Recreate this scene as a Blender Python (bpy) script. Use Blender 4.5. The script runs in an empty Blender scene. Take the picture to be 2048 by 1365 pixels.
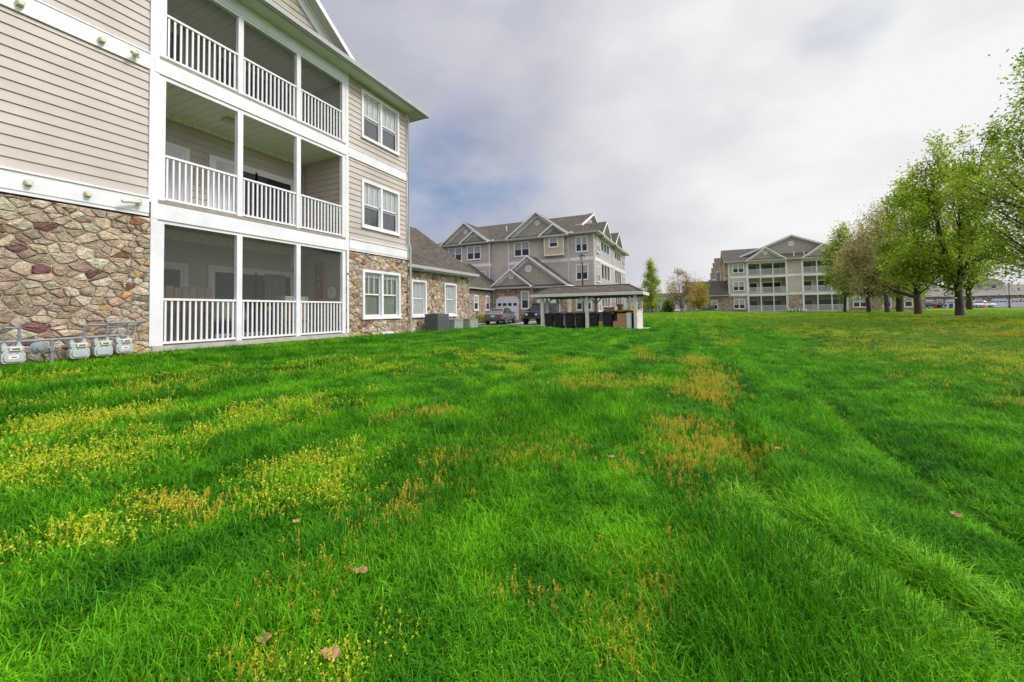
import bpy, math, random
import numpy as np
from mathutils import Vector, Matrix
S = bpy.context.scene
COL = S.collection
random.seed(7)
RNG = np.random.default_rng(11)

# ------------------------------------------------------------------ camera
# axes (x right, y down, z forward) of the camera in world space
yv = Vector((371.0, 19.6, 800.0)).normalized()
zv = Vector((-374.0, -25598.4, 800.0)).normalized()
zv = (zv - yv*zv.dot(yv)).normalized()
xv = yv.cross(zv)
R = Matrix((xv, yv, zv))
right = R @ Vector((1, 0, 0)); down = R @ Vector((0, 1, 0)); fwd = R @ Vector((0, 0, 1))
cam_d = bpy.data.cameras.new('camera')
cam = bpy.data.objects.new('camera', cam_d); COL.objects.link(cam)
mw = Matrix((right, -down, -fwd)).transposed().to_4x4()
mw.translation = Vector((0, 0, 1.0))
cam.matrix_world = mw
cam_d.sensor_width = 36; cam_d.sensor_fit = 'HORIZONTAL'
cam_d.lens = 800/2048*36
cam_d.shift_x = 0.0
cam_d.shift_y = -(682.5-598.4)/2048
cam_d.clip_start = 0.05; cam_d.clip_end = 3000
S.camera = cam
S.render.resolution_x = 1024; S.render.resolution_y = 682

# ------------------------------------------------------------------ world, sun, exposure
SUN_AZ, SUN_EL = 78.0, 42.0          # azimuth clockwise from +Y, elevation
S.view_settings.view_transform = 'Standard'; S.view_settings.look = 'None'
S.view_settings.exposure = 0.45; S.view_settings.gamma = 1.0
W = bpy.data.worlds.new('World'); S.world = W; W.use_nodes = True

class NT:
    def __init__(s, nt): s.nt = nt; s.n = nt.nodes; s.l = nt.links
    def a(s, t, ins=None, **kw):
        n = s.n.new(t)
        for k, v in kw.items(): setattr(n, k, v)
        for k, v in (ins or {}).items(): s.set(n, k, v)
        return n
    def set(s, n, k, v):
        i = n.inputs[k]
        if isinstance(v, bpy.types.NodeSocket): s.l.new(v, i)
        elif isinstance(v, bpy.types.Node): s.l.new(v.outputs[0], i)
        else: i.default_value = v
    def math(s, op, a, b=0.0, c=None, clamp=False):
        n = s.a('ShaderNodeMath', {0: a, 1: b}, operation=op); n.use_clamp = clamp
        if c is not None: s.set(n, 2, c)
        return n.outputs[0]
    def mix(s, f, a, b, bt='MIX'):
        n = s.n.new('ShaderNodeMix'); n.data_type = 'RGBA'; n.blend_type = bt
        s.set(n, 0, f); s.set(n, 6, a); s.set(n, 7, b)
        return n.outputs[2]
    def ramp(s, f, stops, interp='LINEAR'):
        n = s.n.new('ShaderNodeValToRGB'); s.set(n, 0, f); cr = n.color_ramp; cr.interpolation = interp
        while len(cr.elements) < len(stops): cr.elements.new(0.5)
        for e, (p, c) in zip(cr.elements, stops):
            e.position = p; e.color = (c, c, c, 1) if isinstance(c, (int, float)) else tuple(c)+(1,)
        return n.outputs[0]
    def sstep(s, x, a, b):
        n = s.a('ShaderNodeMapRange', {0: x, 1: a, 2: b, 3: 0.0, 4: 1.0}, interpolation_type='SMOOTHSTEP'); return n.outputs[0]

w = NT(W.node_tree); w.n.clear()
wout = w.a('ShaderNodeOutputWorld')
skyt = w.a('ShaderNodeTexSky', sky_type='NISHITA', sun_disc=False)
skyt.sun_elevation = math.radians(SUN_EL); skyt.sun_rotation = math.radians(SUN_AZ)
skyt.dust_density = 1.0
tc = w.a('ShaderNodeTexCoord').outputs['Generated']
sep = w.a('ShaderNodeSeparateXYZ', {0: tc})
up = w.math('MAXIMUM', sep.outputs[2], 0.0)
def blob(v, r0, r1):                       # soft spot in the sky round a world direction
    d = w.a('ShaderNodeVectorMath', {0: tc, 1: tuple(Vector(v).normalized())}, operation='DOT_PRODUCT')
    return w.sstep(d.outputs['Value'], math.cos(math.radians(r1)), math.cos(math.radians(r0)))
mp = w.a('ShaderNodeMapping', {0: tc, 'Rotation': (0, 0, math.radians(25)), 'Scale': (1.0, 1.0, 1.9)})
nz = w.a('ShaderNodeTexNoise', {'Vector': mp.outputs[0], 'Scale': 2.4, 'Detail': 6.0, 'Roughness': 0.5, 'Distortion': 0.25}).outputs[0]
nz2 = w.a('ShaderNodeTexNoise', {'Vector': mp.outputs[0], 'Scale': 4.2, 'Detail': 6.0, 'Roughness': 0.5}).outputs[0]
def dirpx(x, y):
    c = Vector(((x-1024)/800, (y-598.4)/800, 1.0)); return R @ c
light = blob(dirpx(1700, 150), 4, 36)
light2 = blob(dirpx(1900, 480), 2, 20)
dark = blob(dirpx(250, 150), 6, 48)
wisp = blob(dirpx(1690, 45), 1, 5.5)
bl = w.math('ADD', w.math('MULTIPLY', light, 0.42), w.math('MULTIPLY', light2, 0.12))
bl = w.math('ADD', bl, w.math('MULTIPLY', w.math('SUBTRACT', nz, 0.5), 1.05))
bl = w.math('ADD', bl, w.math('MULTIPLY', w.math('SUBTRACT', nz2, 0.5), 0.38))
bl = w.math('SUBTRACT', bl, w.math('MULTIPLY', dark, 0.10))
bl = w.math('SUBTRACT', bl, w.math('MULTIPLY', wisp, w.math('MULTIPLY', w.sstep(nz2, 0.35, 0.6), 0.17)))
bl = w.math('ADD', bl, 0.46, clamp=True)
ccol = w.ramp(bl, [(0.0, (0.28, 0.292, 0.355)), (0.3, (0.375, 0.383, 0.445)), (0.6, (0.50, 0.502, 0.54)), (1.0, (0.68, 0.68, 0.68))])
blue = w.math('MULTIPLY', blob(dirpx(925, 400), 2, 15), w.sstep(nz2, 0.30, 0.72))
blue = w.math('MAXIMUM', w.math('MULTIPLY', blue, 0.85), w.math('MULTIPLY', w.math('MULTIPLY', wisp, w.sstep(nz2, 0.4, 0.62)), 0.22))
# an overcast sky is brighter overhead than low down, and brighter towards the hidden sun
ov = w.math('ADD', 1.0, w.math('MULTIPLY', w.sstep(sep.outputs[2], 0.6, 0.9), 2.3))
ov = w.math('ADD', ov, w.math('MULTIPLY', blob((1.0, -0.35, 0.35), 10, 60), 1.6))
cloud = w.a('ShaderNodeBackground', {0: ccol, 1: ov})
nish = w.a('ShaderNodeBackground', {0: w.mix(0.5, skyt.outputs[0], (2.2, 4.2, 8.2, 1)), 1: 0.062})
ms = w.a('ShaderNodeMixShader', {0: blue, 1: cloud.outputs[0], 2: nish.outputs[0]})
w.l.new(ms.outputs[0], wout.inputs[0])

sd = bpy.data.lights.new('sun', 'SUN'); sd.energy = 2.0; sd.angle = math.radians(14); sd.color = (1.0, 0.965, 0.91)
sun = bpy.data.objects.new('sun', sd); COL.objects.link(sun)
a, e = math.radians(SUN_AZ), math.radians(SUN_EL)
sdir = Vector((math.sin(a)*math.cos(e), math.cos(a)*math.cos(e), math.sin(e)))
sun.rotation_euler = sdir.to_track_quat('Z', 'Y').to_euler(); sun.location = (20, 0, 30)

# ------------------------------------------------------------------ helpers
def tag(o, label=None, cat=None, group=None, kind=None):
    if label: o['label'] = label
    if cat: o['category'] = cat
    if group: o['group'] = group
    if kind: o['kind'] = kind
    return o
ORG = {}
def thing(name, label, cat, loc=(0, 0, 0), rz=0, group=None, world=False):
    o = bpy.data.objects.new(name, None); COL.objects.link(o)
    o.empty_display_size = 0.3
    o.location = loc; o.rotation_euler = (0, 0, rz)
    if world: ORG[o.name] = Vector(loc)
    return tag(o, label, cat, group)
def link_mesh(name, me, parent=None):
    o = bpy.data.objects.new(name, me); COL.objects.link(o)
    if parent:
        o.parent = parent
        if parent.name in ORG: ORG[o.name] = ORG[parent.name]
    return o
class Pl:                                   # a vertical wall plane: origin, horizontal axis u, outward normal n
    def __init__(s, O, U, N): s.O = Vector(O); s.U = Vector(U); s.N = Vector(N)
    def p(s, u, z, d=0.0): v = s.O+s.U*u+s.N*d; return (v.x, v.y, v.z+z)
def XP(x): return Pl((x, 0, 0), (0, 1, 0), (1, 0, 0))       # faces +X, u = Y
def YP(y): return Pl((0, y, 0), (1, 0, 0), (0, -1, 0))      # faces -Y, u = X
class MB:
    def __init__(s): s.v = []; s.f = []; s.m = []; s.c = []
    def face(s, pts, mi=0, col=None):
        b = len(s.v); s.v.extend(tuple(p) for p in pts); s.f.append(tuple(range(b, b+len(pts)))); s.m.append(mi); s.c.append(col); return s
    def hexa(s, P, mi=0):                   # 8 points: bottom ring 0-3, top ring 4-7
        b = len(s.v); s.v.extend(tuple(p) for p in P)
        for q in ((3, 2, 1, 0), (4, 5, 6, 7), (0, 1, 5, 4), (1, 2, 6, 5), (2, 3, 7, 6), (3, 0, 4, 7)):
            s.f.append(tuple(b+i for i in q)); s.m.append(mi); s.c.append(None)
        return s
    def box(s, x0, x1, y0, y1, z0, z1, mi=0):
        return s.hexa([(x0, y0, z0), (x1, y0, z0), (x1, y1, z0), (x0, y1, z0), (x0, y0, z1), (x1, y0, z1), (x1, y1, z1), (x0, y1, z1)], mi)
    def pb(s, pl, u0, u1, z0, z1, d0, d1, mi=0):
        P = [pl.p(u, z, d) for z in (z0, z1) for u, d in ((u0, d1), (u1, d1), (u1, d0), (u0, d0))]
        return s.hexa(P, mi)
    def pq(s, pl, pts, d, mi=0): return s.face([pl.p(u, z, d) for u, z in pts], mi)
    def prism(s, pl, pts, d0, d1, mi=0):    # polygon in (u,z) extruded from depth d0 to d1
        n = len(pts); b = len(s.v)
        s.v.extend(pl.p(u, z, d1) for u, z in pts); s.v.extend(pl.p(u, z, d0) for u, z in pts)
        s.f.append(tuple(range(b, b+n))); s.f.append(tuple(range(b+2*n-1, b+n-1, -1)))
        for i in range(n):
            j = (i+1) % n; s.f.append((b+i, b+n+i, b+n+j, b+j))
        s.m += [mi]*(n+2); s.c += [None]*(n+2); return s
    def slab(s, P, t, mi=0, mu=None):       # polygon thickened straight down by t
        n = len(P); b = len(s.v)
        s.v.extend(tuple(p) for p in P); s.v.extend((p[0], p[1], p[2]-t) for p in P)
        s.f.append(tuple(range(b, b+n))); s.f.append(tuple(range(b+2*n-1, b+n-1, -1)))
        for i in range(n):
            j = (i+1) % n; s.f.append((b+i, b+n+i, b+n+j, b+j))
        s.m += [mi]+[mi if mu is None else mu]*(n+1); s.c += [None]*(n+2); return s
    def tube(s, pts, rad, n=8, mi=0, cap=True):
        pts = [Vector(p) for p in pts]; rad = [rad]*len(pts) if isinstance(rad, (int, float)) else rad
        b = len(s.v); ref = None
        for i, p in enumerate(pts):
            t = (pts[min(i+1, len(pts)-1)]-pts[max(i-1, 0)]).normalized()
            if ref is None: ref = Vector((0, 0, 1)) if abs(t.z) < 0.9 else Vector((1, 0, 0))
            x = ref.cross(t)
            if x.length < 1e-4: x = Vector((0, 1, 0)).cross(t)
            x.normalize(); y = t.cross(x); ref = y.cross(t)*-1 if False else ref
            for k in range(n):
                an = 2*math.pi*k/n; q = p+(x*math.cos(an)+y*math.sin(an))*rad[i]; s.v.append(tuple(q))
        for i in range(len(pts)-1):
            for k in range(n):
                k2 = (k+1) % n; s.f.append((b+i*n+k, b+i*n+k2, b+(i+1)*n+k2, b+(i+1)*n+k)); s.m.append(mi); s.c.append(None)
        if cap:
            s.f.append(tuple(b+k for k in range(n-1, -1, -1))); e0 = b+(len(pts)-1)*n
            s.f.append(tuple(e0+k for k in range(n))); s.m += [mi, mi]; s.c += [None, None]
        return s
    def lathe(s, c, prof, n=12, mi=0, axis='z'):
        b = len(s.v)
        for r, h in prof:
            for k in range(n):
                an = 2*math.pi*k/n; x, y = r*math.cos(an), r*math.sin(an)
                if axis == 'z': s.v.append((c[0]+x, c[1]+y, c[2]+h))
                elif axis == 'x': s.v.append((c[0]+h, c[1]+x, c[2]+y))
                else: s.v.append((c[0]+x, c[1]+h, c[2]+y))
        for i in range(len(prof)-1):
            for k in range(n):
                k2 = (k+1) % n; s.f.append((b+i*n+k, b+i*n+k2, b+(i+1)*n+k2, b+(i+1)*n+k)); s.m.append(mi); s.c.append(None)
        s.f.append(tuple(b+k for k in range(n-1, -1, -1))); e0 = b+(len(prof)-1)*n
        s.f.append(tuple(e0+k for k in range(n))); s.m += [mi, mi]; s.c += [None, None]
        return s
    def build(s, name, mats, parent=None, smooth=False, bevel=0.0, label=None):
        if not isinstance(mats, (list, tuple)): mats = [mats]
        off = ORG.get(parent.name, Vector((0, 0, 0))) if parent else Vector((0, 0, 0))
        me = bpy.data.meshes.new(name)
        V = [(x-off.x, y-off.y, z-off.z) for x, y, z in s.v]
        me.from_pydata(V, [], s.f); me.polygons.foreach_set('material_index', s.m)
        for m in mats: me.materials.append(m)
        if any(c is not None for c in s.c):
            at = me.color_attributes.new('Col', 'FLOAT_COLOR', 'CORNER'); arr = []
            for f, c in zip(s.f, s.c):
                arr += list((c or (0.5, 0.5, 0.5))+(1.0,))*len(f)
            at.data.foreach_set('color', arr)
        if smooth: me.polygons.foreach_set('use_smooth', [True]*len(s.f))
        me.update()
        o = link_mesh(name, me, parent)
        if bevel > 0:
            bm = o.modifiers.new('bevel', 'BEVEL'); bm.width = bevel; bm.segments = 2; bm.limit_method = 'ANGLE'
            if smooth:
                pass
        if label: o['label'] = label
        return o

# ------------------------------------------------------------------ materials
def newmat(name):
    m = bpy.data.materials.new(name); m.use_nodes = True; t = NT(m.node_tree); b = t.n['Principled BSDF']; return m, t, b
def bump(t, b, h, strength, dist=0.02):
    bn = t.a('ShaderNodeBump', {'Height': h, 'Strength': strength, 'Distance': dist}); t.l.new(bn.outputs[0], b.inputs['Normal'])
def plain(name, c, rough=0.6, var=0.12, scale=3.0, bs=0.0, bscale=40.0, metal=0.0, spec=0.5, stretch=None):
    m, t, b = newmat(name)
    pos = t.a('ShaderNodeNewGeometry').outputs['Position']
    if stretch: pos = t.a('ShaderNodeMapping', {0: pos, 'Scale': stretch}).outputs[0]
    n = t.a('ShaderNodeTexNoise', {'Vector': pos, 'Scale': scale, 'Detail': 5.0, 'Roughness': 0.6}).outputs[0]
    k = t.ramp(n, [(0.3, 1-var), (0.7, 1+var*0.6)])
    t.set(b, 'Base Color', t.mix(1.0, tuple(c)+(1,), k, 'MULTIPLY'))
    b.inputs['Roughness'].default_value = rough; b.inputs['Metallic'].default_value = metal
    b.inputs['Specular IOR Level'].default_value = spec
    if bs:
        n2 = t.a('ShaderNodeTexNoise', {'Vector': pos, 'Scale': bscale, 'Detail': 3.0}).outputs[0]; bump(t, b, n2, bs, 0.01)
    return m
M = {}
M['siding'] = plain('siding', (0.485, 0.418, 0.36), 0.55, 0.16, 0.8, 0.15, 60)
M['shake'] = plain('shake', (0.36, 0.33, 0.255), 0.65, 0.16, 4.0, 0.2, 30)
M['tanpanel'] = plain('tanpanel', (0.52, 0.42, 0.26), 0.6, 0.1, 2.0)
M['trim'] = plain('white_trim', (0.74, 0.725, 0.735), 0.42, 0.12, 1.6)
M['rail'] = plain('white_rail', (0.76, 0.745, 0.755), 0.4, 0.05, 5)
M['soffit'] = plain('soffit', (0.60, 0.58, 0.50), 0.5, 0.08, 2)
M['gutter'] = plain('gutter', (0.38, 0.37, 0.35), 0.35, 0.08, 3)
M['slabedge'] = plain('slab_edge', (0.30, 0.255, 0.21), 0.8, 0.2, 6)
M['concrete'] = plain('concrete', (0.42, 0.39, 0.34), 0.85, 0.22, 5, 0.4, 60)
M['mortar'] = plain('mortar', (0.41, 0.35, 0.27), 0.9, 0.2, 12, 0.5, 80)
M['dark'] = plain('dark_interior', (0.035, 0.034, 0.035), 0.8, 0.2, 2)
M['vent'] = plain('cream_plastic', (0.62, 0.55, 0.42), 0.5, 0.1, 10)
M['black'] = plain('black_plastic', (0.022, 0.024, 0.028), 0.42, 0.2, 8)
M['blackmetal'] = plain('black_metal', (0.02, 0.02, 0.022), 0.4, 0.1, 8)
M['rubber'] = plain('rubber', (0.018, 0.018, 0.018), 0.8, 0.2, 10)
M['pipe'] = plain('painted_pipe', (0.20, 0.22, 0.235), 0.5, 0.2, 14)
M['meter'] = plain('meter_casing', (0.40, 0.435, 0.415), 0.5, 0.12, 9, 0.2, 50)
M['cream'] = plain('cream_box', (0.66, 0.62, 0.46), 0.5, 0.08, 9)
M['white'] = plain('white_paint', (0.80, 0.80, 0.80), 0.5, 0.05, 6)
M['red'] = plain('red_print', (0.62, 0.05, 0.05), 0.5, 0.1, 9)
M['acgrey'] = plain('dark_grey_metal', (0.13, 0.14, 0.145), 0.45, 0.12, 4, metal=0.3)
M['acgreen'] = plain('pale_green_metal', (0.20, 0.27, 0.20), 0.5, 0.12, 4)
M['wood'] = plain('weathered_wood', (0.17, 0.115, 0.07), 0.8, 0.35, 5, 0.4, 40, stretch=(6, 6, 0.7))
M['postwood'] = plain('painted_post', (0.66, 0.625, 0.58), 0.6, 0.14, 3)
M['card'] = plain('cardboard', (0.43, 0.24, 0.135), 0.8, 0.1, 3)
M['yellow'] = plain('yellow_plastic', (0.85, 0.46, 0.02), 0.45, 0.08, 5)
M['pink'] = plain('pink_plastic', (0.45, 0.16, 0.26), 0.5, 0.1, 5)
M['fabric'] = plain('beige_cover', (0.36, 0.32, 0.25), 0.9, 0.12, 4)
M['wicker'] = plain('wicker', (0.30, 0.17, 0.08), 0.8, 0.3, 30, 0.5, 80)
M['redmetal'] = plain('red_metal', (0.30, 0.03, 0.03), 0.5, 0.1, 4)
M['asphalt'] = plain('asphalt', (0.105, 0.103, 0.102), 0.9, 0.25, 2.5, 0.5, 90)
M['gravel'] = plain('gravel', (0.46, 0.41, 0.36), 0.9, 0.5, 14, 1.0, 30)
M['chrome'] = plain('alloy', (0.55, 0.56, 0.58), 0.3, 0.05, 5, metal=0.9)
M['tail'] = plain('tail_lens', (0.50, 0.012, 0.02), 0.2, 0.05, 5)
M['lens'] = plain('headlight_lens', (0.75, 0.76, 0.78), 0.15, 0.05, 5)
M['orange'] = plain('orange_plastic', (0.85, 0.22, 0.02), 0.5, 0.05, 5)
M['bluebin'] = plain('blue_plastic', (0.03, 0.08, 0.25), 0.5, 0.08, 5)
M['greenbin'] = plain('green_plastic', (0.05, 0.22, 0.14), 0.5, 0.08, 5)
M['blind'] = plain('window_blind', (0.86, 0.86, 0.84), 0.7, 0.06, 3, 0.3, 12, stretch=(0.2, 0.2, 20))
M['curtain'] = plain('curtain', (0.50, 0.52, 0.45), 0.8, 0.18, 3, 0.5, 6, stretch=(5, 5, 0.25))
M['door'] = plain('garage_door_paint', (0.66, 0.67, 0.72), 0.45, 0.04, 2)
M['greywall'] = plain('pale_distant_wall', (0.55, 0.52, 0.46), 0.7, 0.08, 0.5)
M['lampglass'] = plain('lamp_glass', (0.62, 0.62, 0.56), 0.25, 0.05, 5)
def paint(name, c, rough=0.28, coat=0.6):
    m = plain(name, c, rough, 0.06, 3); b = m.node_tree.nodes['Principled BSDF']
    b.inputs['Coat Weight'].default_value = coat; b.inputs['Coat Roughness'].default_value = 0.08; b.inputs['Metallic'].default_value = 0.25; return m
M['cargrey'] = paint('grey_car_paint', (0.155, 0.15, 0.165))
M['carblack'] = paint('black_car_paint', (0.02, 0.022, 0.025))
M['carred'] = paint('maroon_car_paint', (0.16, 0.06, 0.05))
M['carwhite'] = paint('white_car_paint', (0.75, 0.76, 0.77))
M['carblue'] = paint('dark_blue_car_paint', (0.025, 0.03, 0.09))
M['carsilver'] = paint('silver_car_paint', (0.42, 0.44, 0.46))
def glassmat(name, c, rough=0.06, spec=0.8):
    m, t, b = newmat(name)
    pos = t.a('ShaderNodeNewGeometry').outputs['Position']
    n = t.a('ShaderNodeTexNoise', {'Vector': pos, 'Scale': 1.1, 'Detail': 2.0}).outputs[0]
    t.set(b, 'Base Color', t.mix(t.ramp(n, [(0.35, 0.0), (0.7, 1.0)]), tuple(c)+(1,), tuple(x*1.6+0.01 for x in c)+(1,)))
    b.inputs['Roughness'].default_value = rough; b.inputs['Specular IOR Level'].default_value = spec
    bump(t, b, n, 0.06, 0.05); return m
M['glass'] = glassmat('dark_window_glass', (0.022, 0.026, 0.032), 0.12, 0.3)
M['carglass'] = glassmat('car_glass', (0.02, 0.025, 0.028))
def clearpane(name, tint=(0.93, 0.95, 0.94), refl=0.3):
    m, t, b = newmat(name); out = t.n['Material Output']
    tr = t.a('ShaderNodeBsdfTransparent', {0: tuple(tint)+(1,)}); gl = t.a('ShaderNodeBsdfGlossy', {0: (1, 1, 1, 1), 'Roughness': 0.03})
    fr = t.a('ShaderNodeFresnel', {0: 1.5}); f = t.math('ADD', t.math('MULTIPLY', fr.outputs[0], 0.9), refl*0.35, clamp=True)
    mx = t.a('ShaderNodeMixShader', {0: f, 1: tr.outputs[0], 2: gl.outputs[0]}); t.l.new(mx.outputs[0], out.inputs[0]); return m
M['pane'] = clearpane('window_pane')
M['mirrorpane'] = clearpane('sliding_door_pane', (0.5, 0.54, 0.53), 1.2)
def screenmat(name, op, c=(0.05, 0.055, 0.05)):
    m, t, b = newmat(name); out = t.n['Material Output']
    tr = t.a('ShaderNodeBsdfTransparent'); df = t.a('ShaderNodeBsdfDiffuse', {0: tuple(c)+(1,)})
    mx = t.a('ShaderNodeMixShader', {0: op, 1: tr.outputs[0], 2: df.outputs[0]}); t.l.new(mx.outputs[0], out.inputs[0]); return m
M['screen'] = screenmat('insect_screen', 0.38, (0.11, 0.115, 0.10))
# shingles: courses run level, tabs vary in tone
m, t, b = newmat('roof_shingles'); M['roof'] = m
M['paleglass'] = glassmat('pane_with_white_blind', (0.42, 0.44, 0.44), 0.08, 0.6)
M['roof2'] = plain('pale_roof', (0.19, 0.178, 0.155), 0.9, 0.15, 1.5)
sp = t.a('ShaderNodeSeparateXYZ', {0: t.a('ShaderNodeNewGeometry').outputs['Position']})
vec = t.a('ShaderNodeCombineXYZ', {0: t.math('ADD', sp.outputs[0], sp.outputs[1]), 1: t.math('MULTIPLY', sp.outputs[2], 1.55)})
bt = t.a('ShaderNodeTexBrick', {'Vector': vec.outputs[0], 'Color1': (0.070, 0.060, 0.048, 1), 'Color2': (0.122, 0.104, 0.080, 1), 'Mortar': (0.04, 0.032, 0.026, 1), 'Scale': 1.0, 'Mortar Size': 0.012, 'Mortar Smooth': 0.3, 'Brick Width': 0.27, 'Row Height': 0.15})
nn = t.a('ShaderNodeTexNoise', {'Vector': t.a('ShaderNodeNewGeometry').outputs['Position'], 'Scale': 1.2, 'Detail': 6.0}).outputs[0]
n3 = t.a('ShaderNodeTexNoise', {'Vector': t.a('ShaderNodeNewGeometry').outputs['Position'], 'Scale': 40.0, 'Detail': 2.0}).outputs[0]
c0 = t.mix(1.0, bt.outputs[0], t.ramp(nn, [(0.3, 0.85), (0.7, 1.12)]), 'MULTIPLY'); c0 = t.mix(1.0, c0, t.ramp(n3, [(0.3, 0.75), (0.7, 1.25)]), 'MULTIPLY')
t.set(b, 'Base Color', c0); b.inputs['Roughness'].default_value = 0.95; b.inputs['Specular IOR Level'].default_value = 0.15
bump(t, b, bt.outputs[1], -0.5, 0.01)
# distant fieldstone
m, t, b = newmat('fieldstone_facing'); M['stonefar'] = m
P0 = t.a('ShaderNodeNewGeometry').outputs['Position']; sp = t.a('ShaderNodeSeparateXYZ', {0: P0})
vec = t.a('ShaderNodeCombineXYZ', {0: t.math('ADD', sp.outputs[0], sp.outputs[1]), 1: t.math('MULTIPLY', sp.outputs[2], 1.6)})
ds = t.a('ShaderNodeTexNoise', {'Vector': vec.outputs[0], 'Scale': 2.4, 'Detail': 2.0})
v2 = t.a('ShaderNodeVectorMath', {0: vec.outputs[0], 1: t.a('ShaderNodeVectorMath', {0: ds.outputs[1], 3: 0.22}, operation='SCALE').outputs[0]}, operation='ADD')
vo = t.a('ShaderNodeTexVoronoi', {'Vector': v2.outputs[0], 'Scale': 3.6}, voronoi_dimensions='2D')
ve = t.a('ShaderNodeTexVoronoi', {'Vector': v2.outputs[0], 'Scale': 3.6}, voronoi_dimensions='2D', feature='DISTANCE_TO_EDGE')
sv = t.a('ShaderNodeSeparateColor', {0: vo.outputs['Color']})
sc_ = t.ramp(sv.outputs[0], [(0.0, (0.30, 0.24, 0.175)), (0.2, (0.40, 0.325, 0.24)), (0.36, (0.24, 0.185, 0.135)), (0.52, (0.33, 0.235, 0.175)), (0.66, (0.44, 0.37, 0.28)), (0.79, (0.27, 0.195, 0.155)), (0.88, (0.15, 0.065, 0.065)), (0.955, (0.50, 0.25, 0.09))], 'CONSTANT')
fn = t.a('ShaderNodeTexNoise', {'Vector': P0, 'Scale': 14.0, 'Detail': 5.0}).outputs[0]
sc_ = t.mix(1.0, sc_, t.ramp(fn, [(0.25, 0.6), (0.75, 1.4)]), 'MULTIPLY')
t.set(b, 'Base Color', t.mix(t.ramp(ve.outputs[0], [(0.02, 1.0), (0.07, 0.0)]), sc_, (0.40, 0.34, 0.26, 1)))
b.inputs['Roughness'].default_value = 0.9
bump(t, b, t.ramp(ve.outputs[0], [(0.0, 0.0), (0.15, 1.0)]), 0.8, 0.05)
# near stones, coloured stone by stone
m, t, b = newmat('fieldstone'); M['stone'] = m
P0 = t.a('ShaderNodeNewGeometry').outputs['Position']
at = t.a('ShaderNodeVertexColor', layer_name='Col')
n1 = t.a('ShaderNodeTexNoise', {'Vector': P0, 'Scale': 9.0, 'Detail': 7.0, 'Roughness': 0.68, 'Distortion': 0.6}).outputs[0]
n2 = t.a('ShaderNodeTexNoise', {'Vector': P0, 'Scale': 34.0, 'Detail': 4.0, 'Roughness': 0.6}).outputs[0]
c0 = t.mix(1.0, at.outputs[0], t.ramp(n1, [(0.28, (0.6, 0.58, 0.56)), (0.5, (1.0, 1.0, 1.0)), (0.7, (1.5, 1.46, 1.38))]), 'MULTIPLY')
c0 = t.mix(1.0, c0, t.ramp(n2, [(0.3, 0.78), (0.7, 1.2)]), 'MULTIPLY')
t.set(b, 'Base Color', c0); b.inputs['Roughness'].default_value = 0.88; b.inputs['Specular IOR Level'].default_value = 0.25
bump(t, b, t.math('ADD', t.math('MULTIPLY', n1, 1.0), t.math('MULTIPLY', n2, 0.5)), 1.0, 0.06)
# beadboard ceiling / vinyl soffit grooves
m, t, b = newmat('porch_ceiling'); M['ceil'] = m
sp = t.a('ShaderNodeSeparateXYZ', {0: t.a('ShaderNodeNewGeometry').outputs['Position']})
wv = t.math('PINGPONG', t.math('MULTIPLY', sp.outputs[1], 9.0), 1.0)
t.set(b, 'Base Color', t.mix(t.ramp(wv, [(0.0, 1.0), (0.1, 0.0)]), (0.78, 0.76, 0.65, 1), (0.42, 0.41, 0.33, 1))); b.inputs['Roughness'].default_value = 0.6
bump(t, b, t.ramp(wv, [(0.0, 0.0), (0.15, 1.0)]), 0.5, 0.01)
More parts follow.
